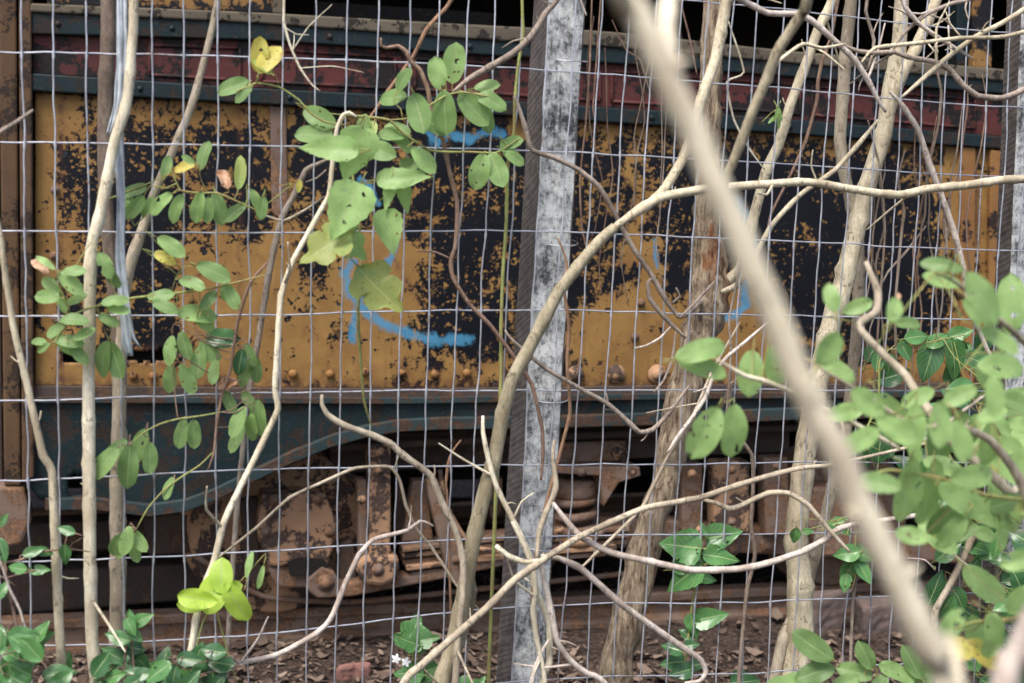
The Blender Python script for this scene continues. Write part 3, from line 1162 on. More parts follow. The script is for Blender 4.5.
for k in range(5):
    y0 = 536 + k * 6.2
    sh = abs(k - 2) * 5 + k * 6
    plate('spring_leaf', [(400 + sh * .3, y0 + 12), (470, y0 + 4), (560, y0 - 5), (640 - sh, y0 - 9), (640 - sh, y0 - 4.6), (560, y0 - .6), (470, y0 + 8.6), (400 + sh * .3, y0 + 16.6)], -.08 - .012 * (k % 3), .10, 'rust_orange' if k % 2 else 'rust', .003)
plate('strut', [(427, 481), (437, 478), (461, 539), (460, 587), (450, 582), (429, 497)], -.05, .05, 'rust', .006)
plate('wedge', [(413, 481), (426, 481), (434, 541), (402, 543)], -.12, .06, 'rust', .006)
plate('wedge', [(394, 484), (402, 484), (414, 530), (396, 536)], -.16, .06, 'rust_dark', .006)
plate('hanger', [(483, 480), (503, 478), (502, 512), (492, 520)], -.24, .06, 'rust', .005)
# spring cup and coils
c0 = TRAIN.at(576, 500, -.16)
kk = pxm(c0)
sp_ = MB()
sp_.lathe(c0, Vector((0, 0, 1)), [(4 * kk, 21 * kk), (6 * kk, 23 * kk), (22 * kk, 23 * kk), (24 * kk, 20 * kk)], 28)
cup = cpart(sp_, 'spring_cup', 'rust')
co = MB()
P, Q = [], []
for k in range(90):
    t = k / 89
    th = t * 2.6 * 2 * math.pi
    P.append(c0 + (TRAIN.u * math.cos(th) + TRAIN.n * math.sin(th)) * 19 * kk + Vector((0, 0, (5 - 38 * t) * kk)))
    Q.append(4.6 * kk)
co.tube(P, Q, 9)
cpart(co, 'coil', 'rust', 0, cup)
lo = MB()
lo.lathe(c0, Vector((0, 0, 1)), [(-42 * kk, 25 * kk), (-34 * kk, 25 * kk), (-32 * kk, 21 * kk)], 28)
cpart(lo, 'spring_seat', 'rust_orange', 0, cup)
plate('bracket', [(545, 467), (640, 467), (641, 476), (619, 483), (604, 507), (600, 476), (545, 473)], -.05, .16, 'rust', .005)
plate('gusset', [(556, 443), (626, 441), (626, 461), (556, 463)], -.12, .06, 'rust', .006)
bolt(619, 452, 6, 'rust_orange', -.12)
bolt(570, 454, 5, 'rust', -.12)
plate('side_frame', [(545, 515), (650, 519), (790, 529), (1000, 540), (1000, 566), (790, 556), (650, 549), (545, 547)], -.15, .09, 'rust', .01)
plate('guard_plate', [(714, 462), (750, 461), (750, 534), (714, 534)], -.09, .07, 'rust_orange', .008)
plate('guard_plate', [(682, 463), (703, 463), (703, 532), (682, 532)], -.12, .07, 'rust', .008)
plate('guard_plate', [(764, 458), (788, 457), (790, 536), (766, 536)], -.10, .07, 'rust', .008)
for x, y in ((732, 548), (768, 545), (700, 545)):
    bolt(x, y, 6, 'rust', -.15)
plate('axle_box', [(815, 488), (868, 486), (880, 515), (872, 556), (820, 558), (808, 524)], -.10, .14, 'rust', .012)
# rods, pipe and small fastenings
bar('brake_rod', [(196, 556), (262, 596), (352, 602), (470, 590), (640, 572)], .010, 'rust', -.18)
bar('brake_rod', [(340, 470), (420, 505), (520, 500), (700, 492)], .009, 'rust_dark', -.20)
bar('air_pipe', [(330, 448), (460, 441), (640, 433), (900, 424)], .014, 'rust_dark', -.10)
bar('brake_rod', [(440, 470), (446, 505), (470, 545), (500, 552)], .008, 'rust_orange', -.07)
for x, y in ((380, 452), (380, 470), (362, 500), (440, 490), (456, 560), (582, 472), (632, 472), (732, 470), (732, 522), (692, 474), (777, 466), (560, 530), (600, 533), (660, 538), (700, 530)):
    bolt(x, y, 3.2, 'rust_orange' if x % 3 else 'rust', -.03 if x < 400 else -.05)
# under the deep skirt at the left
plate('brake_beam', [(-60, 528), (143, 520), (256, 512), (256, 534), (143, 548), (-60, 560)], -.34, .12, 'rust_dark', .01)
plate('brake_block', [(143, 518), (200, 514), (202, 553), (148, 556)], -.28, .10, 'rust_dark', .01)
plate('brake_block', [(206, 522), (238, 519), (240, 566), (212, 570)], -.20, .10, 'rust_dark', .01)
plate('sole_bar', [(-60, 575), (240, 562), (246, 596), (-60, 622)], -.42, .14, 'rust_dark', .012)
plate('step_bracket', [(-10, 486), (24, 486), (32, 520), (22, 545), (-10, 552)], -.02, .10, 'rust', .012)
slab('underframe_block', -300, 1600, -.55, -1.5, ZF - .42, ZF - .061, 'interior')  # unseen box added under the floor to stop daylight passing through
for xa in (277, 842):
    c = TRAIN.at(xa, 528, -.3)
    mb = MB()
    c.z = .36
    mb.tube([c, c - TRAIN.n * .7, c - TRAIN.n * 1.5], [.055] * 3, 14)
    cpart(mb, 'axle', 'rust_dark')
slab('light_block', 100, 560, -1.5, -1.7, .16, ZF - .061, 'interior')  # unseen upright blocks, added to keep far-side daylight from under the car
slab('light_block', 620, 1300, -1.45, -1.65, .16, ZF - .061, 'interior')

# ------------------------------------------------------------------ track rails
def rail(off, label):
    mb = MB()
    A, B = uz(-900, off, 0), uz(2200, off, 0)
    d = TRAIN.n
    prof = [(.033, .105), (.036, .098), (.034, .075), (.010, .066), (.008, .022), (.058, .012), (.058, -.02)]
    full = prof + [(-x, z) for x, z in reversed(prof)]
    N = 60
    for k in range(N + 1):
        p = A.lerp(B, k / N)
        for x, z in full:
            mb.v.append(p + d * x + Vector((0, 0, z)))
    m = len(full)
    for k in range(N):
        for q in range(m):
            q2 = (q + 1) % m
            mb.face((k * m + q, k * m + q2, (k + 1) * m + q2, (k + 1) * m + q), smooth=False)
    o0 = Vector((A.x, A.y, 0))
    return tag(mb.build('track_rail', M['rust'], None, o0), label, 'rail', 'rails under the railcar')


rail(-.275, 'rusty steel rail on the near side, under the wheels beside the leaf litter')
rail(-1.72, 'rusty steel rail on the far side in the dark under the railcar')

# ------------------------------------------------------------------ stones and brick
def stone(pts, depth_, h, mat, name, label, cat, group=None):
    """pts: foot-line pixels left and right on the ground, h: height in px"""
    a, b = G(*pts[0]), G(*pts[1])
    k = pxm(a)
    mb = MB()
    u = (b - a)
    back = Vector((-u.y, u.x, 0)).normalized() * depth_
    H = h * k
    j = lambda s: Vector((random.uniform(-s, s), random.uniform(-s, s), random.uniform(-s, s)))
    s = H * .13
    # eight jittered corners, then cut into facets
    c = [a + j(s), b + j(s), b + back + j(s), a + back + j(s)]
    top = [p + Vector((0, 0, H)) + u * random.uniform(-.09, .09) + j(s * 1.6) for p in c]
    c = [Vector((p.x, p.y, -.02)) for p in c]
    mb.v = c + top
    for f in ((0, 1, 5, 4), (1, 2, 6, 5), (2, 3, 7, 6), (3, 0, 4, 7), (4, 5, 6, 7), (3, 2, 1, 0)):
        mb.face(f, smooth=False)
    o0 = Vector((a.x, a.y, 0))
    ob = mb.build(name, M[mat], None, o0, .012)
    sb = ob.modifiers.new('Facet', 'SUBSURF')
    sb.subdivision_type = 'SIMPLE'
    sb.levels = sb.render_levels = 4
    tx = bpy.data.textures.new('chips', 'CLOUDS')
    tx.noise_scale = .05
    dm = ob.modifiers.new('Chips', 'DISPLACE')
    dm.texture = tx
    dm.strength = .014
    return tag(ob, label, cat, group)


stone([(812, 636), (842, 632)], .10, 42, 'rock', 'stone', 'brown stone block leaning beside the twin trunk', 'stone', 'stones by the rail')
stone([(866, 638), (903, 634)], .10, 34, 'rock', 'stone', 'flat faced red brown stone between the thick blurred branch and the ivy sprig', 'stone', 'stones by the rail')
stone([(846, 608), (886, 604)], .12, 34, 'rock', 'stone', 'dark stone set back behind the other two, just under the ivy sprig', 'stone', 'stones by the rail')
stone([(340, 681), (372, 677)], .05, 14, 'brick', 'brick', 'broken red brick half buried in the leaf litter', 'brick')

# ------------------------------------------------------------------ wire fence
VT = {0: 22, 1: 54, 2: 87, 3: 120, 4: 152, 5: 184, 6: 217, 7: 250, 8: 283, 9: 315, 10: 347, 11: 378, 12: 409, 13: 438, 14: 467, 15: 493, 16: 520, 17: 547, 18: 573,
      19: 599, 20: 626, 21: 652, 22: 679, 23: 704, 24: 729, 25: 753, 26: 778, 27: 803, 28: 828, 29: 853, 30: 877, 31: 901, 32: 923, 33: 945, 34: 965, 35: 986, 36: 1007}
LEAN = [(22, .015), (250, -.004), (409, -.028), (493, -.046), (600, -.066), (760, -.062), (860, -.06), (1007, -.056)]
HY = {0: [52, 57, 68, 87, 107], 1: [142, 146, 150, 163, 177], 2: [231, 233, 231, 240, 251], 3: [316, 315, 310, 315, 320], 4: [401, 393, 390, 390, 391],
      5: [481, 470, 465, 463, 462], 6: [563, 552, 537, 534, 530], 7: [648, 635, 607, 602, 592]}
HX = [0, 256, 512, 768, 1010]


def hrow(j, x):
    T = list(zip(HX, HY[j]))
    # smooth through the five stations
    if x <= 0 or x >= 1010:
        return interp(T, x)
    k = max(i for i in range(4) if HX[i] <= x)
    t = (x - HX[k]) / (HX[k + 1] - HX[k])
    y0, y1, y2, y3 = (T[max(k - 1, 0)][1], T[k][1], T[k + 1][1], T[min(k + 2, 4)][1])
    return .5 * (2 * y1 + (y2 - y0) * t + (2 * y0 - 5 * y1 + 4 * y2 - y3) * t * t + (3 * y1 - y0 - 3 * y2 + y3) * t ** 3)


def vx(i, y):
    x = VT[i]
    y0 = 50 + (20 if i > 18 else 0) + (25 if i > 25 else 0)
    d = y - y0
    w = 2.6 * mnoise.noise(Vector((i * 7.3, y * .011, 2))) + 1.2 * mnoise.noise(Vector((i * 3.1, y * .035, 8)))
    return x + interp(LEAN, x) * d + w * min(1, abs(d) / 60 + .3)


ZTOP = 2.05


def bow(p):
    return FENCE.n * (.007 * mnoise.noise(p * 2.3) + .003 * mnoise.noise(p * 7))


def build_fence():
    root_p = FENCE.at(540, 690, 0)
    root = empty('wire_fence', Vector((root_p.x, root_p.y, 0)), 'galvanised welded wire fence on whitewashed timber posts in front of the railcar', 'fence')
    O = Vector((root_p.x, root_p.y, 0))
    mb = MB()
    def wire(P, r=.00155, rad=None):
        P = [p + bow(p) for p in P]
        mb.tube(P, rad or [r] * len(P), 6)
    cols, rads = {}, {}
    for i in range(37):
        ys = list(range(-30, 721, 5))
        P = [FENCE.at(vx(i, y), y) for y in ys]
        cr_ = [hrow(j, VT[i]) for j in range(8)]
        rad = [.00155 * (1.75 if min(abs(y - c - 2) for c in cr_) < 2.6 else 1) for y in ys]
        d0 = (P[0] - P[9]).normalized()
        d1 = (P[-1] - P[-10]).normalized()
        top, bot = [], []
        q = P[0]
        while q.z < ZTOP - .05:
            q = q + d0 * .06
            top.append(q)
        q = P[-1]
        while q.z > .07:
            q = q + Vector((d1.x * .3, d1.y * .3, -1)).normalized() * .06
            bot.append(q)
        cols[i] = top[::-1] + P + bot
        rads[i] = [.00155] * len(top) + rad + [.00155] * len(bot)
    for i in range(-44, 70):
        if i in cols:
            wire(cols[i], rad=rads[i])
        elif i < 0:
            wire([p + FENCE.u * (.05 * i) for p in cols[0]][::6] + [cols[0][-1] + FENCE.u * (.05 * i)])
        else:
            wire([p + FENCE.u * (.05 * (i - 36)) for p in cols[36]][::6] + [cols[36][-1] + FENCE.u * (.05 * (i - 36))])
    rows = {}
    for j in range(8):
        P = [FENCE.at(x, hrow(j, x) + 1.3 * mnoise.noise(Vector((x * .03, j * 5.1, 0))), -.0036) for x in range(-20, 1045, 13)]
        l, r = P[0], P[-1]
        L = [Vector((l.x, l.y, l.z)) - FENCE.u * (.1 * k) for k in range(22, 0, -1)]
        Rr = [Vector((r.x, r.y, r.z)) + FENCE.u * (.1 * k) for k in range(1, 18)]
        rows[j] = L + P + Rr
    for j in range(-9, 16):
        if j in rows:
            wire(rows[j])
        else:
            b = rows[0] if j < 0 else rows[7]
            dz = -.15 * (j if j < 0 else j - 7)
            Q = [p + Vector((0, 0, dz)) for p in b]
            if .03 < max(p.z for p in Q) < ZTOP and min(p.z for p in Q) > .015:
                wire(Q)
    mb.build('wire_mesh', M['wire'], root, O)

    def post(dt, db, w0, w1, dp=.092):
        """dt, db: picture column of the front face's left edge at the top (y 0) and bottom (y 683)"""
        def col(x0, x1, off):
            a, b = FENCE.at(x0, 0, off), FENCE.at(x1, 683, off)
            d = (a - b).normalized()
            a2 = a + d * ((ZTOP + .05 - a.z) / d.z)
            b2 = b - d * ((b.z + .3) / d.z)
            return a2, b2
        aL, bL = col(dt, db, -.016)
        aR, bR = col(dt + w0, db + w1, -.016)
        dep = -FENCE.n * dp
        N = 36
        body, face = MB(), MB()
        for k in range(N + 1):
            t = k / N
            l, r = aL.lerp(bL, t), aR.lerp(bR, t)
            jx = FENCE.u * (.0025 * mnoise.noise(l * 6))
            l, r = l + jx, r + jx
            body.v += [l - FENCE.n * .003, r - FENCE.n * .003, r + dep, l + dep]
            e0 = FENCE.u * (.0018 + .0015 * mnoise.noise(l * 24))
            e1 = FENCE.u * (.0018 + .0015 * mnoise.noise(r * 24))
            face.v += [l + e0 - FENCE.n * .0032, l + e0 * 2, r - e1 * 2, r - e1 - FENCE.n * .0032]
        for k in range(N):
            for q in range(4):
                q2 = (q + 1) % 4
                body.face((k * 4 + q, k * 4 + q2, k * 4 + 4 + q2, k * 4 + 4 + q)[::-1], smooth=False)
            for q in range(3):
                face.face((k * 4 + q, k * 4 + q + 1, k * 4 + 5 + q, k * 4 + 4 + q)[::-1], smooth=False)
        body.face((0, 1, 2, 3), smooth=False)
        pb = body.build('post', M['post_dark'], root, O)
        face.build('whitewash_face', M['whitewash'], pb, O)
    post(549, 511, 37, 34)
    post(1022, 992, 32, 30, .05)
    post(-260, -252, 43, 42)
    # wire ties twisted round the middle post
    for y in (60, 241, 395, 540):
        tb = MB()
        x = 549 - 38 * y / 683
        P = []
        for k in range(26):
            a = k / 25 * 2 * math.pi
            c = FENCE.at(x + 18, y + 3 * math.sin(a), -.06)
            P.append(c + FENCE.u * (.045 * math.cos(a)) + FENCE.n * (.058 * math.sin(a)))
        tb.tube(P, [.0013] * 26, 5)
        tb.build('wire_tie', M['wire'], root, O)


build_fence()

# ------------------------------------------------------------------ plants
PLANTS = []


def plant(name, label, cat, group=None, off=.05, petmat='stem_green'):
    p = Plant(name, label, cat, group)
    p.off = off
    p.petmat = petmat
    PLANTS.append(p)
    return p


SAP = 'saplings along the fence'
CRP = 'bare creepers through the wires'
TWG = 'bare twigs reaching across the picture'
VIN = 'leafy vines on the fence'

# --- left saplings
p = plant('sapling', 'thin pale sapling stem with a snapped side shoot, nearest the left edge', 'sapling', SAP, .10)
p.stem([(-8, 190), (0, 237), (13, 325), (25, 375), (33, 411), (43, 455), (52, 472), (55, 538), (58, 605), (62, 675)], [5.8, 6.3, 7.2, 8, 9, 9.4], .10, 'bark_pale', 'trunk', 'tg')
p.stem([(36, 424), (40, 418), (41, 411)], [4, 3.5], .10, 'bark_pale', 'side_shoot', nodes=False)

p = plant('sapling', 'straight pale cream sapling, thickest of the left stems in front of the wires', 'sapling', SAP, .075)
p.stem([(134, -6), (133, 33), (127, 100), (115, 140), (107, 180), (99, 220), (91, 250), (89.5, 328), (88.5, 395), (89, 456), (90, 555), (92, 638), (97, 690)], [9.5, 10.5, 11.5, 12, 12.6, 12.8], .075, 'bark_cream', 'trunk', 'tg', sides=14)

p = plant('sapling', 'speckled brown forked sapling growing behind the wires at left', 'sapling', SAP, -.03)
p.stem([(219, -6), (207, 50), (190, 110), (170, 157), (153, 197), (143, 228), (132, 258), (123, 295), (120, 361), (118.5, 456), (117.5, 505), (118, 588), (117, 660)], [6.5, 7.5, 8.5, 10, 12.5, 14, 15.5, 16], [-.03, -.03, -.04], 'bark_tan', 'trunk', 'tg', sides=14)
p.stem([(108, -6), (108.5, 33), (106, 83), (104.5, 133), (105, 180), (109, 250), (115, 310), (119, 372)], [15, 15, 14.5, 13, 12, 11], -.035, 'bark_dark', 'branch', 't', sides=14)

p = plant('whip_stem', 'whitish curving whip stem hooked over at the top among the green leaves', 'sapling', SAP, .09)
p.stem([(356, 117), (349, 112.5), (343, 115), (337, 128), (335, 145), (332, 168), (329, 195), (320, 212), (310, 230), (293, 261), (281, 295), (278, 338), (275, 390), (278, 409), (266, 435), (253, 462), (240, 488), (224, 522), (214, 562), (200, 598), (192, 645), (183, 690)], [3.2, 4, 4.8, 5.2, 5.6, 6, 6.2, 6.6, 7, 7.2], .09, 'bark_cream', 'trunk', 'g')

p = plant('creeper', 'dark brown creeper stem looping behind the wires beside the whitish whip stem', 'creeper', CRP, -.04)
p.stem([(333, 157), (318, 164), (306, 170), (293, 197), (281, 220), (270, 268), (259, 335), (248, 400), (236, 520), (228, 640)], [5, 6.5, 7.5, 7.5, 6.5, 6], -.05, 'bark_grey', 'stem', 'g')
p.stem([(262, 214), (283, 221), (305, 210), (325, 196)], [4, 3.5, 3], -.01, 'bark_tan', 'branch')
p.stem([(306, 182), (317, 178), (326, 170)], [3.5, 4], -.05, 'bark_grey', 'branch')

p = plant('twig', 'blunt brown twig poking in at the far left above the wires', 'twig', TWG, .25)
p.stem([(-20, 142), (0, 132), (18, 121), (33, 110)], [6, 6, 5], .25, 'bark_grey', 'stem', 'l', nodes=False)

# hanging strips of torn plastic
def strips():
    out = []
    for pts, w in (([(122, -40), (122, 20), (121, 70), (117, 105), (108, 135)], [10, 10, 9, 7, 3]),
                   ([(124, -40), (123, 40), (119, 90), (119, 150), (121, 200), (120, 260), (124, 300), (127, 340), (130, 356)], [6, 8, 9, 9, 8, 9, 10, 9, 6]),
                   ([(121, 210), (124, 270), (129, 315), (134, 338), (140, 347)], [2, 4, 4, 3, 2])):
        mb = MB()
        NS = 90
        ctl = [(FENCE.at(x, y, .055), w[k] * .5 * pxm(FENCE.at(x, y, .055))) for k, (x, y) in enumerate(pts)]
        P, Q = catmull(ctl, .008)
        for k, q in enumerate(P):
            tw = 1.1 * mnoise.noise(Vector((q.z * 5, len(out) * 3.0, 0)))
            d = FENCE.u * math.cos(tw) + FENCE.n * math.sin(tw)
            for j in range(-3, 4):
                mb.v.append(q + d * Q[k] * j / 3 + FENCE.n * (.003 * math.sin(j * 1.7 + q.z * 30) + .004 * mnoise.noise(q * 40 + Vector((j, 0, 0)))))
        for k in range(len(P) - 1):
            for j in range(6):
                mb.face((k * 7 + j, k * 7 + j + 1, k * 7 + 8 + j, k * 7 + 7 + j))
        out.append(mb)
    low = FENCE.at(130, 356, .055)
    e = empty('plastic_strip', low, 'torn grey plastic strip hanging down beside the pale cream sapling', 'plastic strip')
    for mb in out:
        o = mb.build('streamer', M['plastic'], e, low)
        sd = o.modifiers.new('Solidify', 'SOLIDIFY')
        sd.thickness = .0006


strips()

# --- vines with soft oblong leaves, left
v = plant('vine', 'vine of paired soft green leaves with a pink wilted flower, upper left on the fence', 'vine', VIN, .045)
v.stem([(170, 168), (174, 176), (180, 190), (198, 193), (217, 193), (234, 200), (256, 210), (262, 215)], [2.2, 2.2, 2], .045, 'stem_green', 'stem', nodes=False)
v.stem([(208, 193), (202, 182), (199, 172)], [1.6, 1.2], .045, 'stem_green', 'branch', nodes=False)
for a in ((203, 155, 30, 80), (188, 160, 15, 150), (167, 167, 23, 70), (134, 192, 28, 15), (136, 208, 30, -125), (160, 203, 32, -145), (176, 208, 30, -115), (198, 208, 33, -105),
          (219, 208, 34, -75), (235, 212, 28, -140), (256, 199, 22, -60), (262, 208, 24, -100), (129, 202, 24, 100), (208, 210, 26, -92), (148, 207, 24, -110)):
    v.leaf(*a, ratio=.46)
v.leaf(224, 178, 23, 110, kind='x', part='wilted_flower', label='pink wilted flower')
v.leaf(241, 173, 33, 78, kind='pm', ratio=.36)
v.leaf(184, 166, 22, 190, kind='y', ratio=.5)
v.leaf(280, 186, 5, 190, kind='x')

v = plant('vine', 'vine with a crumpled yellow leaf on its long green runner at upper left', 'vine', VIN, .05)
v.stem([(236, 92), (256, 83), (279, 87), (299, 100), (309, 112), (325, 122), (346, 125)], [2, 2.2, 2.2], .06, 'stem_green', 'stem', nodes=False)
v.stem([(279, 86), (276, 76), (270, 66)], [1.5, 1.3], .06, 'stem_green', 'branch', nodes=False)
v.leaf(233, 86, 34, 195)
v.leaf(243, 94, 22, -140)
v.leaf(268, 58, 36, 62, kind='y', part='yellow_leaf', ratio=.55, label='crumpled yellow leaf')
v.leaf(260, 55, 36, 82, kind='yp', part='yellow_leaf', ratio=.5, label='crumpled yellow leaf', tilt=2)
v.leaf(262, 66, 24, 140, kind='m', part='yellow_leaf', ratio=.6, label='crumpled yellow leaf', tilt=2)
v.leaf(299, 186, 13, 80, kind='y', pet=False)

v = plant('vine', 'vine with a horizontal green runner and wilted bud crossing the two left saplings', 'vine', VIN, .12)
v.stem([(62, 332), (75, 314), (97, 306), (133, 298), (177, 293), (213, 288), (250, 279), (265, 275)], [2.2, 2.4, 2.4, 2], .115, 'stem_green', 'stem', nodes=False)
v.stem([(172, 290), (177, 275), (186, 266), (200, 268)], [1.5, 1.2], .10, 'stem_green', 'branch', nodes=False)
v.stem([(70, 312), (64, 296), (56, 280)], [1.5, 1.2], .12, 'stem_green', 'branch', nodes=False)
for a in ((172, 246, 32, -30), (214, 271, 36, -20), (192, 282, 28, -10), (161, 296, 27, 5), (165, 306, 26, -15), (197, 312, 38, 5), (203, 320, 28, -50), (232, 297, 27, -65), (226, 290, 22, -95), (208, 300, 24, 60),
          (75, 271, 24, 0), (47, 297, 28, 175), (51, 285, 24, 140), (70, 283, 32, -45), (76, 300, 24, 20), (73, 318, 28, 8), (108, 320, 22, -30), (39, 341, 18, 160), (43, 348, 17, -150), (68, 340, 28, 0),
          (70, 348, 28, -25), (79, 354, 24, -40), (106, 264, 28, -55), (112, 278, 24, -70), (114, 301, 26, 10), (118, 310, 22, -10), (62, 303, 20, -80), (56, 330, 22, -140), (84, 334, 24, 30)):
    v.leaf(*a, ratio=.5)
v.leaf(165, 257, 24, -20, kind='y')
v.leaf(40, 266, 24, 135, kind='x', part='wilted_flower', ratio=.4, label='dry pinkish flower')
v.leaf(46, 262, 24, 140, kind='p', ratio=.3)
v.pair(108, 340, 38, -88, 22, off=.10)

v = plant('vine', 'vine of small drooping paired leaves on a brown stem left of the whitish whip stem', 'vine', VIN, .06, 'bark_brown')
v.stem([(268, 262), (256, 275), (248, 288), (238, 320), (230, 371), (222, 395), (217, 421), (214, 452), (208, 470)], [3.4, 3.4, 3, 2.6, 2.2], .06, 'bark_brown', 'stem')
v.stem([(222, 412), (200, 416), (178, 419), (160, 424), (143, 433), (130, 445)], [2, 2, 1.6], .07, 'stem_green', 'runner', nodes=False)
v.stem([(213, 452), (200, 465), (180, 478), (164, 490), (148, 508), (137, 528)], [2, 1.8, 1.6], .075, 'stem_green', 'runner', nodes=False)
for a in ((170, 350, 30, -95), (184, 346, 30, -78), (170, 379, 30, -95), (187, 379, 33, -70), (199, 362, 34, -95), (207, 352, 26, -60), (250, 355, 24, -70), (256, 370, 26, -90),
          (229, 402, 26, -70), (238, 422, 34, -112), (182, 434, 31, -100), (194, 434, 30, -88), (115, 452, 34, -130), (139, 446, 36, -110), (128, 466, 44, -95), (151, 458, 32, -85), (104, 463, 40, -130),
          (236, 438, 30, -120), (251, 428, 30, -100), (168, 488, 24, -115), (214, 372, 26, -100), (245, 374, 26, -110), (258, 418, 38, -90), (248, 400, 24, -60)):
    v.leaf(*a, ratio=.46)
for a in ((115, 545, 28, -125), (127, 541, 30, -100), (134, 550, 26, -80), (139, 541, 26, -60), (122, 550, 22, -110)):
    v.leaf(*a, ratio=.46)
v.leaf(222, 339, 34, -10, mat='leaf_gloss', part='dark_leaf', ratio=.6)
v.leaf(240, 362, 26, -100, mat='leaf_gloss', part='dark_leaf', ratio=.5)
v.leaf(213, 352, 22, -40, kind='p')
v.leaf(226, 384, 24, 190, kind='yx', ratio=.5)

v = plant('vine', 'single large yellow green lobed leaf on a short stalk low at left', 'leaf', None, .10)
v.stem([(186, 690), (198, 640), (203, 622), (209, 610), (214, 602)], [1.8, 1.8, 1.6], .11, 'stem_green', 'stem', 'g', nodes=False)
for x, y, L, a, r in ((221, 576, 34, 95, .62), (197, 598, 40, 168, .44), (191, 607, 32, 186, .36), (235, 603, 44, -68, .46), (213, 593, 42, 75, .62), (227, 591, 30, 10, .5)):
    v.leaf(x, y, L, a, off=.12, mat='leaf_lime', part='leaf', ratio=r * 1.12, pet=False, tilt=.08)
v.leaf(249, 565, 26, 80, kind='p', ratio=.3)
v.leaf(261, 577, 24, -100, kind='p', ratio=.25)

# --- leafy low shrubs bottom left
v = plant('shrub', 'low glossy shrub with brown twigs in the bottom left corner', 'shrub', 'low shrubs at the fence foot', .14, 'bark_brown')
v.stem([(28, 700), (20, 640), (8, 590), (0, 565)], [4, 3.5, 3], .14, 'bark_brown', 'stem', 'g')
v.stem([(90, 552), (70, 549), (40, 552), (20, 560), (-15, 566)], [2, 2.6, 3], .13, 'bark_brown', 'branch')
v.stem([(28, 640), (20, 610), (10, 590), (2, 566), (-8, 540)], [3, 3, 2.5], .16, 'bark_pink', 'branch')
for a in ((17, 569, 24, 178), (39, 570, 22, 0), (2, 590, 22, 60), (2, 550, 26, -70), (33, 551, 22, 20), (44, 552, 20, -20), (64, 555, 24, -100), (3, 520, 18, 60), (66, 530, 20, 160)):
    v.leaf(*a, mat='leaf_gloss', shape='e', ratio=.5, kind='p' if 560 < a[1] < 575 else '')
rnd = random.Random(8)
for k in range(24):
    x, y = rnd.uniform(-6, 66), rnd.uniform(625, 690)
    if (x - 30) / 40 + (650 - y) / 40 > .8:
        continue
    v.leaf(x, y, rnd.uniform(22, 34), rnd.uniform(20, 170) if rnd.random() < .7 else rnd.uniform(-60, 240), off=rnd.uniform(.08, .26), mat='leaf_gloss', shape='e', ratio=.62, kind='p' if rnd.random() < .25 else '')
for a in ((42, 632, 26, 60), (36, 645, 22, 130), (46, 637, 20, 20)):
    v.leaf(*a, mat='leaf_gloss', shape='e', ratio=.6, kind='p')

v = plant('shrub', 'low glossy shrub between the thick pale sapling and the yellow green leaf', 'shrub', 'low shrubs at the fence foot', .12, 'bark_brown')
v.stem([(124, 700), (124, 665), (127, 640), (130, 622)], [3, 2.5, 2], .12, 'bark_brown', 'stem', 'g')
v.stem([(196, 700), (190, 685), (176, 672)], [3, 2.5], .12, 'bark_brown', 'stem', 'g')
for a in ((129, 620, 22, 100), (141, 619, 24, 35), (130, 627, 20, -60), (136, 636, 18, -40), (117, 638, 26, 165), (133, 648, 26, -10), (141, 662, 26, -50), (112, 655, 26, 150), (121, 655, 24, -120)):
    v.leaf(*a, mat='leaf_gloss', shape='e', ratio=.58, kind='p' if a[1] < 628 else '')
for k in range(34):
    x, y = rnd.uniform(98, 222), rnd.uniform(648, 690)
    if 165 < x < 184 and y < 672:
        continue
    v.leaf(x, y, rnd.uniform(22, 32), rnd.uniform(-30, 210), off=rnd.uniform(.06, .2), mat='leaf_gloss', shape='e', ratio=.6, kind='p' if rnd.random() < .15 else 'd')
for a in ((197, 658, 34, 65), (206, 672, 34, 20)):
    v.leaf(*a, mat='leaf_gloss', shape='e', ratio=.6)

# --- upper middle vine
v = plant('vine', 'vine with many paired leaves hanging over the wires left of the middle post', 'vine', VIN, .06)
v.stem([(346, 115), (368, 117), (389, 120), (403, 133), (429, 150), (448, 152), (470, 152), (496, 153), (508, 146), (520, 138)], [3, 2.6, 2.4, 2], .06, 'stem_green', 'stem', nodes=False)
v.stem([(389, 120), (410, 118), (430, 105), (447, 95), (462, 92), (480, 95), (500, 98)], [2.2, 2, 1.5], .07, 'stem_green', 'runner', nodes=False)
v.stem([(446, 95), (446, 84), (444, 76)], [1.5, 1.2], .07, 'stem_green', 'branch', nodes=False)
v.stem([(350, 128), (354, 190), (362, 250), (358, 310), (360, 350), (364, 400), (372, 428)], [2.5, 2.4, 3, 2.6, 2.4], [.12, .16, .1], 'stem_green', 'runner', nodes=False)
for a in ((403, 79, 26, 65), (392, 97, 32, 178), (437, 73, 33, 100), (453, 63, 40, 88), (445, 113, 44, -88), (420, 113, 42, -70), (432, 124, 40, -30), (487, 87, 26, 5), (474, 109, 42, -45), (491, 101, 32, -30), (485, 118, 30, -70),
          (318, 118, 36, -35), (314, 134, 38, 178), (364, 126, 24, 80), (392, 134, 30, 10), (402, 141, 28, -30), (480, 171, 36, -104), (496, 170, 37, -74), (507, 150, 24, -60), (512, 143, 24, 10), (424, 160, 34, -40), (412, 168, 30, 150), (378, 150, 36, -20), (362, 140, 34, 100), (398, 128, 28, 150), (515, 158, 22, -30)):
    v.leaf(*a, ratio=.56, kind='p' if a[:2] in ((453, 63), (437, 73)) else '')
v.leaf(373, 128, 18, 90, kind='pm', ratio=.5)
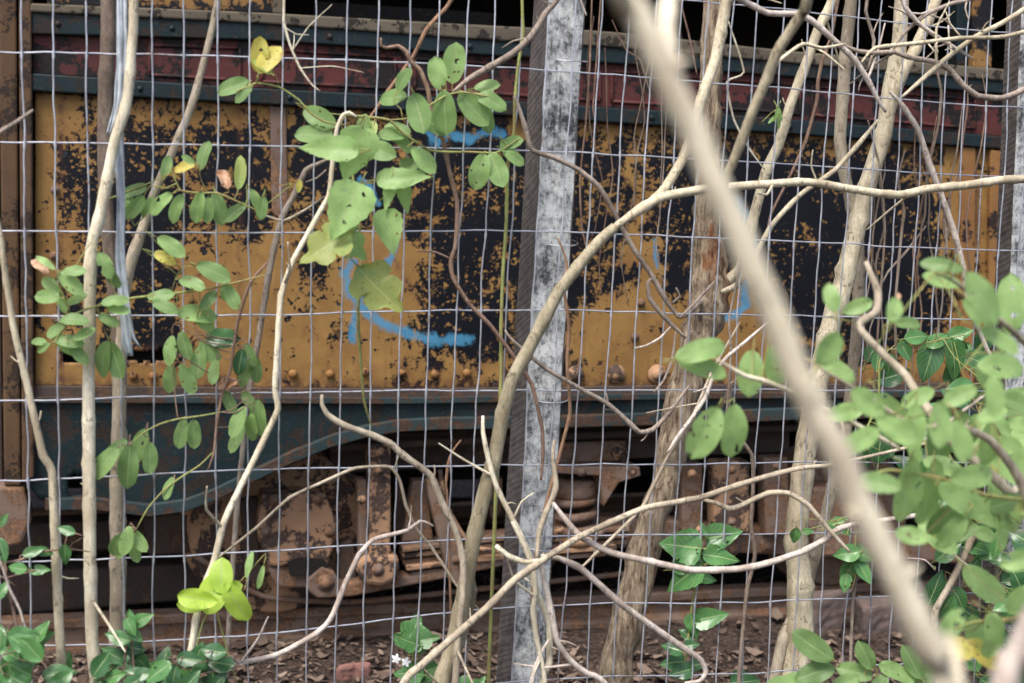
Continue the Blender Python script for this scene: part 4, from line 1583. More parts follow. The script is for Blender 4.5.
for a in ((404, 178, 54, 4, .42), (389, 195, 32, -98, .42), (405, 197, 34, -82, .44), (328, 149, 62, 178, .42), (356, 155, 56, -105, .72), (347, 212, 62, -115, .74), (326, 247, 60, -150, .6), (350, 243, 44, -40, .66), (389, 232, 46, -82, .62), (378, 291, 62, -50, .66)):
    v.leaf(*a[:4], off=.22, ratio=a[4], shape='l' if a[0] in (326, 350, 378) else 'h', part='broad_leaves', kind='m' if a[0] in (326, 378) else 'p', tilt=.7)

# --- creepers in the middle
p = plant('creeper', 'pinkish brown creeper with a hooked tip, climbing between the leaves and middle post', 'creeper', CRP, .03)
p.stem([(381, 38), (381, 45), (386, 48), (398, 46), (406, 52), (411, 62), (420, 70), (428, 90), (433, 120), (443, 140), (450, 174), (457, 202), (457, 228), (455, 248), (451, 260), (453, 278), (470, 305), (490, 325), (512, 354), (532, 385), (542, 428), (543, 452), (541, 480)], [4.5, 5.5, 5.5, 5, 5, 4.5], .03, 'bark_brown', 'stem', '', sides=8)
p.stem([(451, 259), (435, 252), (416, 251)], [3.5, 2.5], .03, 'bark_brown', 'branch')
p = plant('creeper', 'straight orange brown runner slanting behind the top wires', 'creeper', CRP, -.03)
p.stem([(455, -6), (440, 14), (426, 30), (413, 57), (389, 90), (374, 112), (366, 122)], [5, 5, 4], -.03, 'bark_rust', 'stem', 't')
p = plant('twig', 'pale twig arching in front of the top of the middle post', 'twig', TWG, .06)
p.stem([(562, -8), (548, 10), (530, 38), (512, 54), (490, 67), (469, 79), (453, 92)], [6, 7.5, 8, 8, 6], .06, 'bark_grey', 'stem', 't')
p = plant('creeper', 'olive green creeper stem running straight up just left of the middle post', 'creeper', CRP, .02)
p.stem([(522, -6), (523, 33), (518, 67), (515, 100), (514, 133), (508, 163), (506, 228), (503, 271), (501, 328), (501, 378), (498, 440), (494, 540), (490, 640)], [3.5, 4, 4.2, 4.5], .015, 'stem_green', 'stem', 'tg')
p = plant('twig', 'thin white curved twig dangling at the top left of the wires', 'twig', TWG, .05)
p.stem([(284, -8), (284, 22), (290, 45), (300, 68), (312, 85), (320, 91)], [3, 3, 2.2], .05, 'bark_cream', 'stem', 't', nodes=False)
p.stem([(286, 28), (296, 34), (309, 35)], [2, 1.5], .05, 'bark_cream', 'branch', nodes=False)

# arching sapling left of the post, and its long limb to the right
p = plant('sapling', 'forked olive sapling whose long limb arches right across the whole fence', 'sapling', SAP, .10)
p.stem([(615, 227), (599, 241), (579, 265), (559, 291), (545, 318), (529, 348), (512, 380), (503, 412), (495, 456), (486, 488), (475, 532), (468, 570), (461, 612), (450, 655), (440, 690)], [10, 11.5, 12.5, 13, 14, 15, 15.5, 16, 16], [.12, .10, .08], 'bark_olive', 'trunk', 'g', sides=14)
p.stem([(1060, 177), (1024, 179), (1002, 180), (968, 185), (928, 189), (901, 195), (876, 193), (851, 189), (808, 182), (768, 184), (729, 187), (699, 190), (662, 197), (639, 210), (615, 227)], [8, 8.5, 8, 8, 9, 10.5], [.16, .14, .12], 'bark_pale', 'limb', 'l')
p.stem([(731, -8), (726, 4), (716, 57), (702, 97), (694, 127), (682, 160), (665, 188), (650, 202)], [13, 11, 10, 10], [.10, .12], 'bark_pale', 'limb', 't')
p.stem([(469, 562), (472, 590), (468, 618), (458, 650), (449, 690)], [9, 9.5, 10], .06, 'bark_olive', 'branch', 'g')

p = plant('branch', 'pale branch with a broken upright tip arching down in front of the skirt', 'branch', TWG, .12)
p.stem([(322, 395), (322, 404), (327, 414), (343, 425), (366, 433), (390, 443), (403, 455), (430, 475), (443, 505), (456, 532), (463, 560), (463, 590), (458, 640), (455, 690)], [6.5, 7.5, 8, 8, 8, 8.5], .12, 'bark_tan', 'stem', 'g')
p.stem([(433, 480), (435, 472), (434, 465)], [4, 3], .12, 'bark_tan', 'side_shoot', nodes=False)
p = plant('twig', 'thin tan twig bowed over the axle box and falling to the right', 'twig', TWG, .05)
p.stem([(215, 560), (256, 528), (289, 498), (323, 482), (356, 468), (390, 467), (400, 481), (406, 505), (416, 528), (432, 548), (460, 590), (480, 610)], [3, 4, 4, 3.5, 3], .05, 'bark_tan', 'stem')
p = plant('branch', 'pinkish white branch curving up from the soil to a forked tip by the brake gear', 'branch', TWG, .08)
p.stem([(433, 526), (428, 523), (420, 521), (408, 530), (390, 535), (373, 540), (359, 555), (346, 582), (334, 612), (326, 625), (309, 638), (276, 655), (234, 665), (200, 678), (150, 700)], [3.5, 4.5, 6, 6.5, 6.5, 6], .08, 'bark_pink', 'stem', 'g')
p = plant('creeper', 'short orange brown creeper tip beside the forked olive sapling', 'creeper', CRP, -.02)
p.stem([(461, 440), (452, 452), (448, 465), (446, 485), (448, 510)], [3.2, 3.6, 3], -.02, 'bark_rust', 'stem', 'g')
p = plant('twig', 'bare white twig standing beside the wires between whip stem and olive sapling', 'twig', TWG, .03)
p.stem([(483, 416), (483, 432), (488, 458), (497, 488), (513, 520), (529, 555), (536, 590), (549, 622), (549, 662), (540, 690)], [6, 6, 7, 8, 8], [.10, .14], 'bark_cream', 'stem', 'g')

# creepers between post and trunk
p = plant('creeper', 'grey brown creeper sagging from the middle post into a loop beside the big trunk', 'creeper', CRP, .02)
p.stem([(514, 96), (518, 105), (525, 127), (532, 150), (555, 158), (579, 170), (599, 187), (612, 208), (622, 228), (635, 251), (649, 271), (660, 290), (669, 305), (679, 318)], [5.5, 6, 6, 6, 6, 6], .03, 'bark_grey', 'stem')
p.stem([(655, 276), (648, 282), (649, 297), (658, 310), (672, 325), (686, 338)], [5, 5.5, 5.5], .03, 'bark_grey', 'branch')
p.stem([(672, 303), (680, 296), (676, 288)], [4.5, 4], .03, 'bark_grey', 'branch')
p.stem([(672, 325), (660, 338), (645, 346), (635, 348)], [3.5, 3], .03, 'bark_pink', 'branch')
p.stem([(679, 318), (690, 308), (705, 292), (716, 280)], [4, 3.5], .03, 'bark_grey', 'branch')
p.stem([(676, 330), (672, 360), (664, 380), (654, 392)], [3.5, 3.5, 3], .03, 'bark_grey', 'branch')
p = plant('creeper', 'wavy orange brown creeper trailing down the right edge of the middle post', 'creeper', CRP, .02)
p.stem([(558, 238), (565, 256), (567, 268), (564, 288), (569, 328), (567, 361), (570, 412), (562, 445), (556, 468), (547, 500), (541, 528), (536, 556), (532, 600), (537, 630), (545, 690)], [3, 4, 4.2, 4.2, 4], .025, 'bark_rust', 'stem', 'g')
p = plant('twig', 'thin grey twig rising from the post to join the trunk below the loop', 'twig', TWG, .03)
p.stem([(505, 330), (512, 340), (545, 368), (579, 388), (605, 402), (622, 416), (639, 432), (652, 430), (665, 418), (680, 398), (690, 385)], [4, 5, 5.5, 6, 5.5, 5], .04, 'bark_grey', 'stem')
p.stem([(612, 412), (608, 402), (606, 393)], [3.5, 3], .04, 'bark_grey', 'side_shoot', nodes=False)
p.stem([(648, 433), (644, 439), (641, 441)], [3.5, 2.5], .04, 'bark_grey', 'side_shoot', nodes=False)
for k, (pts, w) in enumerate((([(592, -8), (590, 60), (586, 120), (580, 180), (582, 228), (590, 260)], 1.8), ([(601, -8), (598, 40), (593, 110), (597, 125)], 1.5), ([(612, 20), (626, 50), (640, 60), (652, 100)], 1.4),
                     ([(680, 0), (690, 40), (697, 75)], 1.8), ([(728, 20), (744, 72), (727, 82), (734, 120), (750, 150), (765, 170)], 1.8))):
    q = plant('creeper', ('hair thin brown creeper hanging just right of the middle post', 'thread like brown creeper dangling against the red belt board by the post', 'short hair thin creeper between post and blurred branch',
                          'hair thin creeper behind the blurred branch near the window sill', 'thin white creeper zigzagging right of the big trunk')[k], 'creeper', CRP, .0)
    q.stem(pts, w * 1.4, -.02, 'bark_brown' if k < 4 else 'bark_cream', 'stem', nodes=False)

# the big trunk behind the wires
p = plant('tree', 'leaning tree with rough grey bark and an orange peeled knot behind the wires', 'tree', None, -.10)
p.stem([(715, -8), (714, 20), (711, 67), (709, 134), (706, 200), (707, 235), (709, 258), (711, 280), (708, 305), (699, 338), (686, 378), (676, 428), (668, 472), (658, 505), (645, 548), (632, 598), (622, 638), (613, 690)], [22, 22, 23, 24, 25, 27, 32, 38, 40, 36, 31, 30, 30, 30, 31, 32, 33, 35], -.12, 'bark_rough', 'trunk', 'tg', lump=.24, sides=30, nodes=False)
p.stem([(836, -8), (818, 30), (805, 67), (791, 103), (778, 146), (768, 166), (759, 197), (748, 240), (741, 268), (735, 275), (722, 285)], [10, 10, 10, 10.5, 10.5, 11, 12, 16], [-.04, -.04, -.06, -.10], 'bark_pale', 'branch', 't')
p.stem([(722, 292), (737, 285), (752, 262), (772, 225), (800, 195), (835, 170), (862, 140), (878, 120)], [9, 5.5, 5, 5], [-.08, .0, .03], 'bark_pale', 'branch')
p.stem([(702, 300), (690, 312), (680, 318)], [10, 5], -.08, 'bark_grey', 'branch', nodes=False)

# thin twigs around the trunk
p = plant('twig', 'thin tan twig running down in front of the leaning trunk', 'twig', TWG, .03)
p.stem([(740, 322), (712, 372), (692, 418), (669, 455), (655, 482), (642, 508), (612, 538), (579, 570)], [3, 4, 4.5, 4.5, 4], .04, 'bark_tan', 'stem')
p = plant('twig', 'twisted grey twig with a fork, right of the leaning trunk above the skirt', 'twig', TWG, .03)
p.stem([(768, 322), (745, 342), (729, 355), (718, 368), (712, 380), (705, 398), (692, 418), (678, 436), (668, 452)], [3.5, 4.5, 5, 4.5], .05, 'bark_pink', 'stem')
p.stem([(750, 225), (742, 255), (735, 290), (729, 320), (731, 350), (728, 395), (726, 415)], [3, 3, 2.5], .05, 'bark_grey', 'branch')
p = plant('creeper', 'crinkled brown creeper hanging below the skirt right of the leaning trunk', 'creeper', CRP, .01)
p.stem([(730, 350), (731, 385), (729, 410), (733, 430), (752, 455), (753, 490), (751, 525), (755, 555), (747, 590), (742, 640), (738, 690)], [3, 4, 5, 5, 4.5], .01, 'bark_dark', 'stem', 'g')

# the bare shrub tangled low across the fence
p = plant('bare_shrub', 'leafless pinkish shrub branching out from the foot of the middle post', 'shrub', None, .16)
p.stem([(541, 558), (543, 575), (549, 600), (557, 640), (570, 660), (585, 672), (609, 690)], [8, 7.5, 7, 7], .17, 'bark_pink', 'stem', 'g')
p.stem([(1030, 500), (851, 525), (828, 538), (801, 552), (768, 563), (739, 569), (692, 570), (652, 562), (609, 552), (579, 535), (562, 515), (553, 503)], [5, 7, 7.5, 8, 8, 7.5, 7], [.3, .22, .16], 'bark_pink', 'branch', 'l')
p.stem([(862, 458), (831, 465), (801, 468), (768, 476), (729, 488), (699, 498), (645, 508), (605, 525), (579, 537), (549, 556), (525, 572), (512, 582), (490, 605), (456, 635), (423, 664), (400, 690)], [4, 6, 7, 7.5, 8, 9, 9, 10], [.28, .2, .17], 'bark_tan', 'branch', 'lg')
p.stem([(700, 499), (716, 503), (730, 509), (742, 505), (768, 493), (788, 493), (808, 505), (831, 532), (850, 552)], [6.5, 6.5, 6, 5], [.19, .3], 'bark_tan', 'branch')
p.stem([(541, 556), (558, 558), (580, 568), (602, 587), (625, 607), (652, 626), (679, 645), (700, 659), (706, 672), (700, 681), (685, 683)], [7, 8, 8, 7.5, 6.5, 5], .17, 'bark_pink', 'branch')
p.stem([(554, 440), (553, 458), (556, 488), (546, 512), (539, 532), (537, 558)], [5, 6.5, 7, 7], [.10, .16], 'bark_tan', 'branch')
p.stem([(540, 560), (524, 562), (508, 556), (496, 546)], [7, 8, 9], .18, 'bark_cream', 'branch')
p.stem([(540, 566), (520, 578), (505, 590), (500, 600)], [6, 6, 7], .15, 'bark_tan', 'branch')
p.stem([(549, 640), (540, 655), (530, 690)], [6, 6], .15, 'bark_pink', 'branch', 'g')
p.stem([(512, 522), (524, 545), (532, 566), (536, 590), (533, 610), (537, 640), (546, 690)], [6, 7, 7, 5.5], .15, 'bark_cream', 'branch', 'g')

# ivy on the ground
v = plant('ivy', 'dark green ivy climbing a thin stem right of the leaning trunk', 'ivy', None, -.01)
v.stem([(703, 532), (699, 552), (697, 575), (692, 605), (688, 640), (682, 690)], [2.5, 2.5, 3], -.02, 'stem_green', 'stem', 'g', nodes=False)
for a in ((680, 546, 42, 175, .85), (724, 536, 36, 10, .75), (721, 557, 38, -10, .55), (690, 562, 36, 20, .6), (682, 577, 46, -150, .6), (708, 579, 20, -10, .6), (703, 528, 18, 110, .4), (711, 617, 36, 15, .6), (693, 627, 26, -80, .6), (672, 648, 22, 160, .7), (672, 662, 26, 180, .7), (692, 645, 16, 10, .7), (680, 672, 24, 190, .7), (698, 665, 18, 0, .7), (746, 682, 34, 0, .7), (686, 634, 18, 150, .7)):
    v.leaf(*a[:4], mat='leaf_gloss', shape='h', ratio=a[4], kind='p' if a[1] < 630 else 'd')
v = plant('weed', 'bright green lobed weed with white flowers growing from the leaf litter', 'weed', None, -.35)
v.stem([(424, 690), (420, 668), (415, 645)], [2.5, 2], -.35, 'stem_green', 'stem', 'g', nodes=False)
v.stem([(424, 690), (410, 672), (398, 660)], [1.6, 1.2], -.35, 'stem_green', 'branch', nodes=False)
for a in ((414, 634, 40, 75, .75), (424, 640, 32, 10, .6), (406, 641, 28, 160, .6), (409, 673, 30, 170, .7), (425, 672, 30, 20, .7), (463, 684, 30, 10, .6), (478, 686, 24, 60, .6), (418, 682, 24, 90, .6), (431, 664, 22, -20, .4)):
    v.leaf(*a[:4], mat='leaf_gloss', shape='l', ratio=a[4], kind='p')
fm = MB()
for fx, fy in ((396, 659), (406, 662)):
    c = FENCE.at(fx, fy, -.34)
    for q in range(5):
        th = q * 1.257
        leaf_mesh(fm, c, (RT * math.cos(th) + UP * math.sin(th)).normalized(), (-RT * math.sin(th) + UP * math.cos(th)).normalized(), -FWD, .011, .6, 'o', (.5, 0, 0, 1))
v.stems.append(('flower', fm, 'flower', 'small white flower'))

# --- right-hand trees
p = plant('tree', 'smooth pale twin topped tree leaning right, the thickest stem on the right side', 'tree', None, -.03)
p.stem([(902, -8), (899, 45), (890, 90), (884, 134), (871, 174), (857, 226), (845, 278), (835, 310), (826, 345), (814, 400), (805, 455), (801, 488), (796, 540), (800, 585), (799, 640), (793, 690)], [14, 15, 16, 17, 18, 19, 20, 20, 21, 22, 22, 22, 24, 28, 30], -.045, 'bark_pale', 'trunk', 'tg', sides=16)
p.stem([(939, -8), (918, 43), (901, 77), (893, 102), (886, 128)], [11, 11.5, 12, 10], [-.03, -.03, -.055], 'bark_pale', 'limb', 't')
p.stem([(800, 600), (792, 618), (783, 640), (773, 690)], [10, 11, 12], -.05, 'bark_tan', 'limb', 'g')
p = plant('tree', 'slim greyish tree passing behind the pale twin topped tree', 'tree', None, -.12)
p.stem([(852, -8), (846, 50), (843, 93), (840, 140), (845, 177), (852, 207), (858, 240), (859, 295), (856, 338), (852, 378), (846, 430), (834, 480), (821, 535), (808, 580), (800, 650)], [12, 12.5, 12, 12, 11.5, 11, 11, 12, 13], -.13, 'bark_tan', 'trunk', 'tg', sides=14)
p = plant('branch', 'blurred olive branch at the top, right of the leaning trunk', 'branch', None, .55)
p.stem([(809, -8), (803, 12), (791, 30), (777, 52), (767, 78), (752, 113), (742, 140), (729, 172), (720, 200)], [11, 11, 10.5, 10, 9], [.6, .5], 'bark_olive', 'stem', 't', spurs=False)
p = plant('branch', 'pale greyish branch sweeping down from the top to cross the pale twin tree', 'branch', TWG, .06)
p.stem([(745, 2), (768, 13), (795, 14), (811, 20), (826, 33), (838, 44), (855, 60), (868, 80), (878, 100), (886, 112)], [7, 7.5, 7.5, 7, 6.5, 5], .07, 'bark_pink', 'stem', 'l')
p.stem([(846, 44), (822, 48), (803, 44), (780, 60), (768, 78)], [4, 4.5, 5], .09, 'bark_pale', 'branch')
p.stem([(868, -8), (866, 12), (874, 40), (872, 55), (868, 70)], [4, 4, 4], .05, 'bark_grey', 'branch', 't')
p = plant('branch', 'bare branch curving in from the upper right edge with a sagging elbow', 'branch', TWG, .10)
p.stem([(838, 43), (858, 51), (875, 53), (895, 52), (908, 57), (935, 62), (950, 70), (962, 84), (978, 96), (1002, 98), (1026, 89), (1060, 72)], [5, 5.5, 6, 6.5, 7, 7, 7], [.06, .12], 'bark_grey', 'stem', 'r')
p.stem([(902, 97), (925, 77), (948, 57), (975, 37), (1002, 23), (1030, 6)], [5, 6, 6, 6], .09, 'bark_pale', 'branch', 'r')
p.stem([(862, 62), (875, 48), (918, 43), (962, 38), (1002, 37), (1040, 28)], [4.5, 5, 5, 5], .11, 'bark_pale', 'branch', 'r')
p.stem([(900, -8), (906, 8), (918, 23), (942, 40), (960, 51), (972, 58)], [5, 5.5, 5, 4], .08, 'bark_pink', 'branch', 't')
p.stem([(985, -8), (950, 4), (925, 15), (905, 32), (892, 52)], [5, 5, 4], .07, 'bark_grey', 'branch', 't')
p.stem([(930, 15), (945, 20), (953, 28)], [3.5, 3], .08, 'bark_grey', 'branch')
p = plant('creeper', 'brownish pink creeper twisting down left of the pale twin tree', 'creeper', CRP, -.02)
p.stem([(836, 12), (831, 37), (822, 62), (818, 82), (817, 100), (805, 143), (788, 180), (771, 214), (766, 240)], [3.5, 4.5, 4.5, 3.5, 2.5], -.02, 'bark_brown', 'stem', 't')
p = plant('creeper', 'pinkish grey double creeper slanting down the right end of the railcar', 'creeper', CRP, .02)
p.stem([(890, 92), (902, 105), (918, 130), (928, 160), (943, 200), (953, 228), (963, 265), (968, 301), (985, 345), (1000, 380)], [6, 7, 7.5, 7, 6, 5], .03, 'bark_pink', 'stem')
p.stem([(905, 110), (922, 140), (934, 172), (945, 215), (947, 255)], [4, 4, 3.5], .02, 'bark_grey', 'branch')
p = plant('creeper', 'grey wriggling creeper hanging at the black right part of the panel', 'creeper', CRP, -.02)
p.stem([(935, 62), (941, 90), (941, 100), (938, 127), (930, 160), (926, 190), (925, 214), (922, 228)], [3.5, 3.5, 3], -.02, 'bark_dark', 'stem')
p.stem([(905, 150), (898, 180), (904, 210), (902, 228), (899, 260), (895, 311), (897, 378)], [3, 3.5, 3.5, 3], -.02, 'bark_dark', 'branch')
p.stem([(926, 226), (906, 252), (888, 272), (878, 292)], [3, 3, 2.5], -.04, 'bark_grey', 'branch')
p.stem([(868, 120), (880, 170), (885, 228), (880, 300), (876, 360), (872, 420)], [2.5, 3, 2.5], -.03, 'bark_dark', 'branch')
rr = random.Random(77)
p = plant('creeper', 'thicket of hair thin dead creepers behind the wires, right of the pale twin topped tree', 'creeper', CRP, -.04)
for k in range(9):
    x = rr.uniform(872, 985)
    y0 = rr.uniform(60, 200)
    pts = [(x, y0)]
    for j in range(7):
        x += rr.uniform(-9, 7)
        y0 += rr.uniform(22, 48)
        pts.append((x, y0))
    p.stem(pts, [1.8, 2.4, 2], rr.uniform(-.09, -.02), rr.choice(('bark_dark', 'bark_grey', 'bark_brown')), 'stem', nodes=False)
p = plant('creeper', 'few dead hair thin creepers behind the wires between middle post and leaning trunk', 'creeper', CRP, -.04)
for k in range(6):
    x = rr.uniform(582, 690)
    y0 = rr.uniform(-10, 60)
    pts = [(x, y0)]
    for j in range(6):
        x += rr.uniform(-9, 8)
        y0 += rr.uniform(25, 50)
        pts.append((x, y0))
    p.stem(pts, [1.8, 1.5], rr.uniform(-.09, -.02), rr.choice(('bark_dark', 'bark_grey', 'bark_brown')), 'stem', nodes=False)
v = plant('leaf_sprig', 'tiny bright green tuft of narrow leaves beside the left bare fork at upper right', 'sprig', None, .02)
v.stem([(762, 122), (770, 114), (778, 108)], [1.6, 1.4], .02, 'stem_green', 'stem', nodes=False)
for a in ((776, 113, 18, -110), (780, 112, 18, -60), (773, 118, 16, -140), (779, 120, 18, -85)):
    v.leaf(*a, ratio=.2, kind='p')

# --- the blurred foreground trunk
p = plant('tree', 'thick blurred pale trunk close to the viewer, slanting across the right half', 'tree', None, 1.5)
p.stem([(612, -36), (629, 0), (645, 28), (662, 67), (682, 110), (699, 143), (716, 187), (736, 228), (752, 268), (770, 305), (786, 345), (800, 383), (818, 418), (840, 458), (857, 500), (876, 538), (898, 580), (918, 625), (938, 665), (952, 695)], [27, 28, 29, 29, 29, 29, 29, 30, 31, 32, 32], [1.88, 1.88], 'bark_fore', 'trunk', 'tg', lump=.08, sides=20, nodes=False, spurs=False)
for x, y, r in ((674, 66, 26), (802, 383, 34), (862, 518, 33), (903, 574, 34), (700, 143, 30)):
    p.stem([(x - 2, y - 7), (x, y - 1), (x + 1, y + 1), (x + 3, y + 8)], [r * .86, r * .98, r * .98, r * .86], 1.88, 'bark_pink', 'node_ring', nodes=False, lump=.12, sides=16, spurs=False)
for pts, w in (([(670, 68), (681, 63), (689, 58)], [24, 20, 9]), ([(799, 386), (810, 380), (816, 377)], [22, 17, 8]), ([(860, 520), (852, 514), (847, 509)], [22, 16, 7]), ([(904, 577), (913, 571), (919, 566)], [24, 19, 8]), ([(925, 635), (917, 630), (912, 627)], [20, 14, 7])):
    p.stem(pts, w, 1.885, 'bark_fore', 'bud_stub', nodes=False, spurs=False)
p.stem([(670, -20), (667, 30), (670, 60), (680, 92)], [18, 17, 16], [1.6, 1.85], 'bark_fore', 'limb', 't', spurs=False)
p = plant('branch', 'blurred pinkish branch in the bottom right corner, close to the viewer', 'branch', None, 1.3)
p.stem([(1060, 560), (1030, 625), (1012, 665), (1000, 700)], [26, 26, 27], 1.75, 'bark_pink', 'stem', 'tg', nodes=False, spurs=False)

# --- the leafy mass on the right
v = plant('shrub', 'big leafy shrub with broad soft green leaves filling the lower right', 'shrub', None, .55, 'stem_green')
v.stem([(866, 262), (878, 292), (876, 312), (858, 326), (881, 352), (905, 375), (918, 395), (930, 412), (950, 440), (985, 470), (1040, 520)], [8, 8, 7.5, 8, 9, 9, 10], [.75,.85,.95], 'bark_tan', 'stem')
v.stem([(1075, 700), (1045, 560), (1020, 480), (990, 440), (955, 425), (915, 428), (880, 405), (840, 380), (815, 365)], [12, 10, 8, 6, 4, 3], 1.0, 'bark_tan', 'stem', '')
v.stem([(1045, 560), (1060, 430), (1030, 350), (1000, 320), (960, 285), (935, 272)], [9, 7, 5, 3], [1.0, 1.1], 'bark_olive', 'stem')
v.stem([(716, 359), (728, 366), (745, 376), (768, 382), (818, 405), (851, 422), (875, 435), (900, 449)], [3.5, 5, 5, 5], .85, 'bark_cream', 'branch')
v.stem([(724, 364), (729, 385), (722, 408)], [2, 1.6], .85, 'bark_brown', 'branch', nodes=False)
for a in ((702, 350, 56, 16, .40), (703, 366, 52, -10, .36), (750, 373, 46, -98, .55), (776, 366, 44, -80, .55), (705, 433, 58, -116, .52), (735, 431, 54, -88, .5)):
    v.leaf(*a[:4], off=.85, ratio=a[4], kind='p', tilt=.5)
v.stem([(985, 395), (965, 410), (945, 425), (925, 440)], [3, 4.5, 4], .7, 'bark_pink', 'branch')
v.stem([(1030, 500), (985, 495), (940, 478), (890, 470), (860, 478)], [5, 4, 3], 1.0, 'stem_green', 'branch')
v.stem([(1050, 600), (1010, 620), (975, 622), (950, 630)], [5, 4, 3], .98, 'stem_green', 'branch')
for a in ((943, 264, 52, 160, .36), (942, 281, 54, 172, .36), (983, 298, 76, -58, .5), (975, 314, 50, -50, .42), (1011, 305, 74, 95, .48), (832, 298, 36, 105, .55), (858, 307, 38, 20, .5), (895, 310, 34, 62, .6), (909, 322, 38, 8, .42),
          (829, 349, 48, 60, .62), (838, 369, 46, -20, .55), (798, 366, 40, 120, .55), (1003, 364, 66, 8, .5), (990, 380, 56, -42, .5), (996, 396, 50, -80, .5), (867, 404, 52, 150, .55), (890, 416, 66, -60, .55), (914, 428, 58, -95, .52),
          (940, 425, 58, -88, .55), (966, 428, 52, -60, .5), (993, 413, 44, 30, .5), (1019, 404, 52, -20, .5), (897, 430, 56, -30, .5), (939, 440, 64, -92, .5), (962, 441, 56, -70, .5), (987, 444, 58, -95, .5), (1012, 452, 50, -60, .55),
          (880, 483, 52, 168, .5), (974, 478, 64, 0, .45), (989, 512, 64, -22, .5), (1012, 508, 64, -70, .5), (912, 536, 44, 170, .5), (982, 585, 62, -48, .5), (953, 624, 42, -120, .6), (974, 632, 48, -82, .5), (995, 636, 62, -78, .5), (1012, 470, 60, -40, .5),
          (860, 440, 54, -150, .5), (846, 412, 46, -170, .5), (918, 398, 44, -150, .5), (1000, 340, 56, -30, .45), (1020, 560, 50, 200, .5), (960, 395, 46, 200, .5), (1018, 600, 44, -120, .55), (945, 465, 50, 150, .5)):
    v.leaf(a[0], a[1], a[2] * .8, a[3], kind=random.choice(('', 'p', 'p')), off=1.05 + random.uniform(-.2, .25), ratio=a[4], part='leaves')
for a in ((909, 490, 66, -93, .46), (932, 493, 70, -90, .48), (963, 500, 58, -30, .5)):
    v.leaf(*a[:4], off=1.0, ratio=a[4], kind='p', part='pale_leaves')
for a in ((957, 649, 34, -20, .7), (985, 655, 44, -40, .5)):
    v.leaf(*a[:4], off=.98, ratio=a[4], kind='y', part='yellow_leaf', label='yellow leaf with a brown tip')
v.leaf(897, 298, 12, 60, off=.95, kind='x', pet=False)
rnd = random.Random(21)
for k in range(48):
    x, y = rnd.uniform(855, 1060), rnd.uniform(385, 540)
    if y < 470 - (x - 855) * .45 - 10 or (x < 905 and y > 480):
        continue
    v.leaf(x, y, rnd.uniform(28, 44), rnd.choice((-90, -60, -140, 0, 170, 30)) + rnd.uniform(-30, 30), off=rnd.uniform(.5, 1.1), ratio=.5, kind=rnd.choice(('', 'p', 'p', 'd', 'p', 'm')))

v = plant('shrub', 'shrub of smaller dark glossy leaves tangled in the wires behind the big leafy shrub', 'shrub', None, .05, 'stem_green')
v.stem([(938, 690), (935, 615), (950, 585), (965, 555), (975, 532), (995, 515), (1030, 490)], [7, 8, 9, 9.5, 9], .06, 'bark_tan', 'stem', 'g')
v.stem([(990, 690), (996, 600), (998, 565), (1002, 522), (1006, 470)], [9, 9, 8, 7], .03, 'bark_tan', 'stem', 'g')
v.stem([(1000, 585), (960, 560), (948, 545), (930, 540), (910, 542)], [2.2, 2.2, 1.6], .08, 'bark_pink', 'branch')
v.stem([(935, 570), (925, 560), (908, 558)], [2.5, 2], .08, 'bark_pink', 'branch')
v.stem([(880, 350), (905, 348), (930, 342), (965, 335)], [2, 2, 1.5], .06, 'stem_green', 'branch')
v.stem([(862, 440), (878, 400), (880, 360), (895, 345)], [3, 2.6, 2], .05, 'stem_green', 'branch')
for a in ((917, 336, 28, 12), (938, 340, 28, 30), (960, 335, 28, 12), (905, 351, 24, -60), (889, 365, 24, -100), (878, 360, 22, 80), (930, 361, 44, -105), (956, 358, 44, -70), (953, 379, 32, -60), (935, 588, 38, 70), (949, 551, 32, 40), (1012, 605, 40, -100), (988, 552, 24, 20), (975, 548, 30, -20),
          (1015, 575, 30, 30), (1000, 560, 26, 170), (1018, 620, 30, 200), (960, 600, 30, -60), (945, 607, 30, -120), (972, 570, 26, 60), (1006, 640, 30, -40), (1020, 545, 26, 100), (985, 530, 28, 160), (956, 523, 60, -45)):
    v.leaf(*a, mat='leaf_gloss', shape='e', ratio=.58, kind='p' if a[1] < 345 else '')
for k in range(120):
    x, y = rnd.uniform(865, 1050), rnd.uniform(340, 690)
    if y > 540 and x < 940 or (y < 420 and x > 900 and rnd.random() < .6) or (870 < x < 935 and y > 500):
        continue
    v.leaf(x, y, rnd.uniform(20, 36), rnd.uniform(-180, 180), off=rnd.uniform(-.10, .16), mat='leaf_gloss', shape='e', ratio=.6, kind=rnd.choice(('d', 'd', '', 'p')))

v = plant('ivy', 'small ivy sprig of five glossy leaves hanging above the stones', 'ivy', None, .03)
v.stem([(852, 515), (856, 530), (855, 548), (858, 565), (852, 590)], [1.8, 1.6], .03, 'stem_green', 'stem', nodes=False)
v.stem([(858, 565), (853, 600), (851, 650), (850, 690)], [3, 3.5], .01, 'bark_grey', 'stem', 'g')
for a in ((847, 554, 26, 190, .7), (862, 554, 30, -20, .6), (848, 573, 30, -115, .6), (863, 571, 30, -65, .55), (846, 583, 20, -100, .6), (838, 523, 22, 20, .6), (846, 530, 16, -30, .6), (832, 530, 16, 160, .6), (795, 536, 18, -100, .6), (808, 531, 12, 10, .6)):
    v.leaf(*a[:4], mat='leaf_gloss', shape='e', ratio=a[4], kind='p')

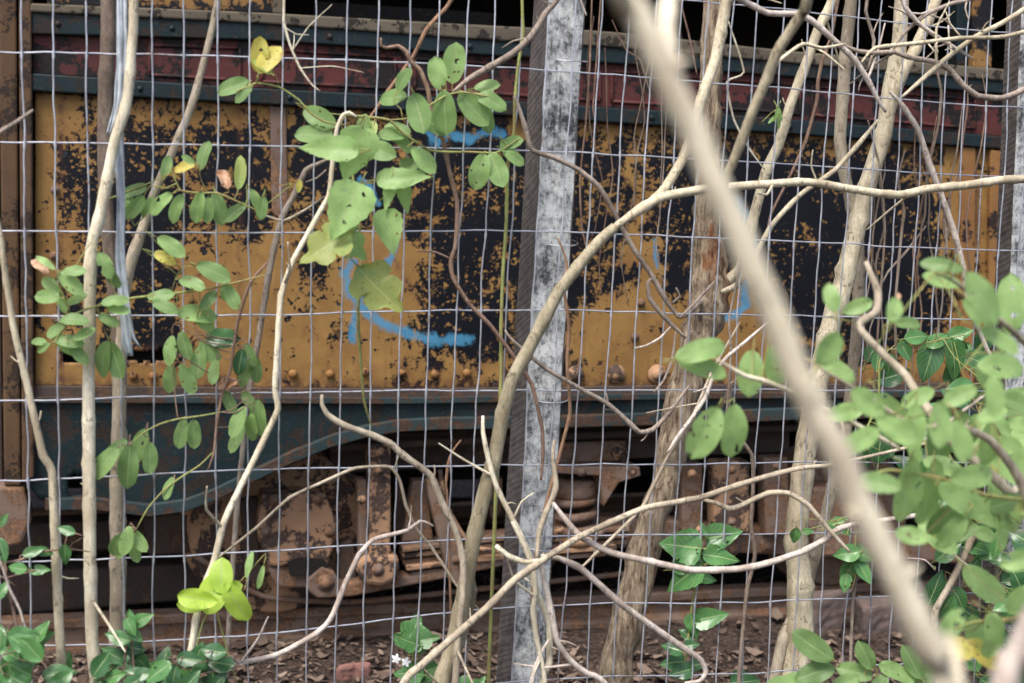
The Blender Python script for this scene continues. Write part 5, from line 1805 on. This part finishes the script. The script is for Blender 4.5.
v = plant('shrub', 'soft leafed seedling at the bottom edge beside the blurred trunk', 'shrub', 'low shrubs at the fence foot', .45)
v.stem([(835, 720), (828, 690), (822, 665), (815, 650)], [3.5, 3, 2.5], .45, 'stem_green', 'stem', 'g', nodes=False)
v.stem([(885, 720), (880, 690), (868, 665)], [3, 2.5], .45, 'stem_green', 'stem', 'g', nodes=False)
for a in ((812, 647, 56, 150, .5), (815, 672, 50, 190, .5), (800, 683, 40, 170, .5), (866, 656, 36, 115, .55), (856, 672, 42, 165, .5), (845, 684, 40, 20, .5), (897, 674, 50, 160, .42), (912, 662, 44, 120, .5), (922, 680, 44, 40, .5), (878, 688, 36, 60, .5), (780, 684, 40, 20, .5)):
    v.leaf(a[0], a[1], a[2] * .84, a[3], ratio=a[4], kind=rnd.choice(('', 'd')))

for p in PLANTS:
    for st in p.stems:
        if st[2] == 'bark_rough':
            st[1].at['peel'] = [1.0 if abs((q - FENCE.at(711, 265, -.12)).z) < .09 or (q.z > CAM.z + .05) else .0 for q in st[1].v]
    p.done()

# ------------------------------------------------------------------ camera
cd = bpy.data.cameras.new('camera')
cam = bpy.data.objects.new('camera', cd)
COL.objects.link(cam)
cd.sensor_width = 36
cd.lens = 36 * F / 1024
cd.clip_start = .05
cd.clip_end = 2000
m = Matrix((RT, UP, -FWD)).transposed().to_4x4()
m.translation = CAM
cam.matrix_world = m
cd.dof.use_dof = True
cd.dof.focus_distance = 3.15
cd.dof.aperture_fstop = cd.lens / 1000 / .0115
SC.camera = cam

# ------------------------------------------------------------------ daylight: bright overcast, from high behind the viewer
EL, AZ = R_(60), R_(-150)         # direction the light comes from (azimuth from +Y, clockwise)
w = bpy.data.worlds.new('World')
SC.world = w
w.use_nodes = True
nt = w.node_tree
sky = nt.nodes.new('ShaderNodeTexSky')
sky.sky_type = 'NISHITA'
sky.sun_disc = False
sky.sun_elevation = EL
sky.sun_rotation = AZ
sky.air_density = 1.0
sky.dust_density = 4.0
sky.ozone_density = 1.0
nt.links.new(sky.outputs[0], nt.nodes['Background'].inputs['Color'])
nt.nodes['Background'].inputs['Strength'].default_value = .115
sl = bpy.data.lights.new('sun', 'SUN')
sl.energy = 1.5
sl.angle = R_(20)
sl.color = (1.0, .975, .93)
so = bpy.data.objects.new('sun', sl)
COL.objects.link(so)
dirv = Vector((math.sin(AZ) * math.cos(EL), math.cos(AZ) * math.cos(EL), math.sin(EL)))
so.rotation_euler = dirv.to_track_quat('Z', 'Y').to_euler()
so.location = dirv * 30

SC.render.engine = 'CYCLES'
SC.cycles.use_denoising = True
SC.cycles.max_bounces = 6
SC.cycles.transparent_max_bounces = 8
SC.view_settings.view_transform = 'Standard'
SC.view_settings.look = 'None'
SC.view_settings.gamma = 1
SC.view_settings.exposure = EXPOSURE
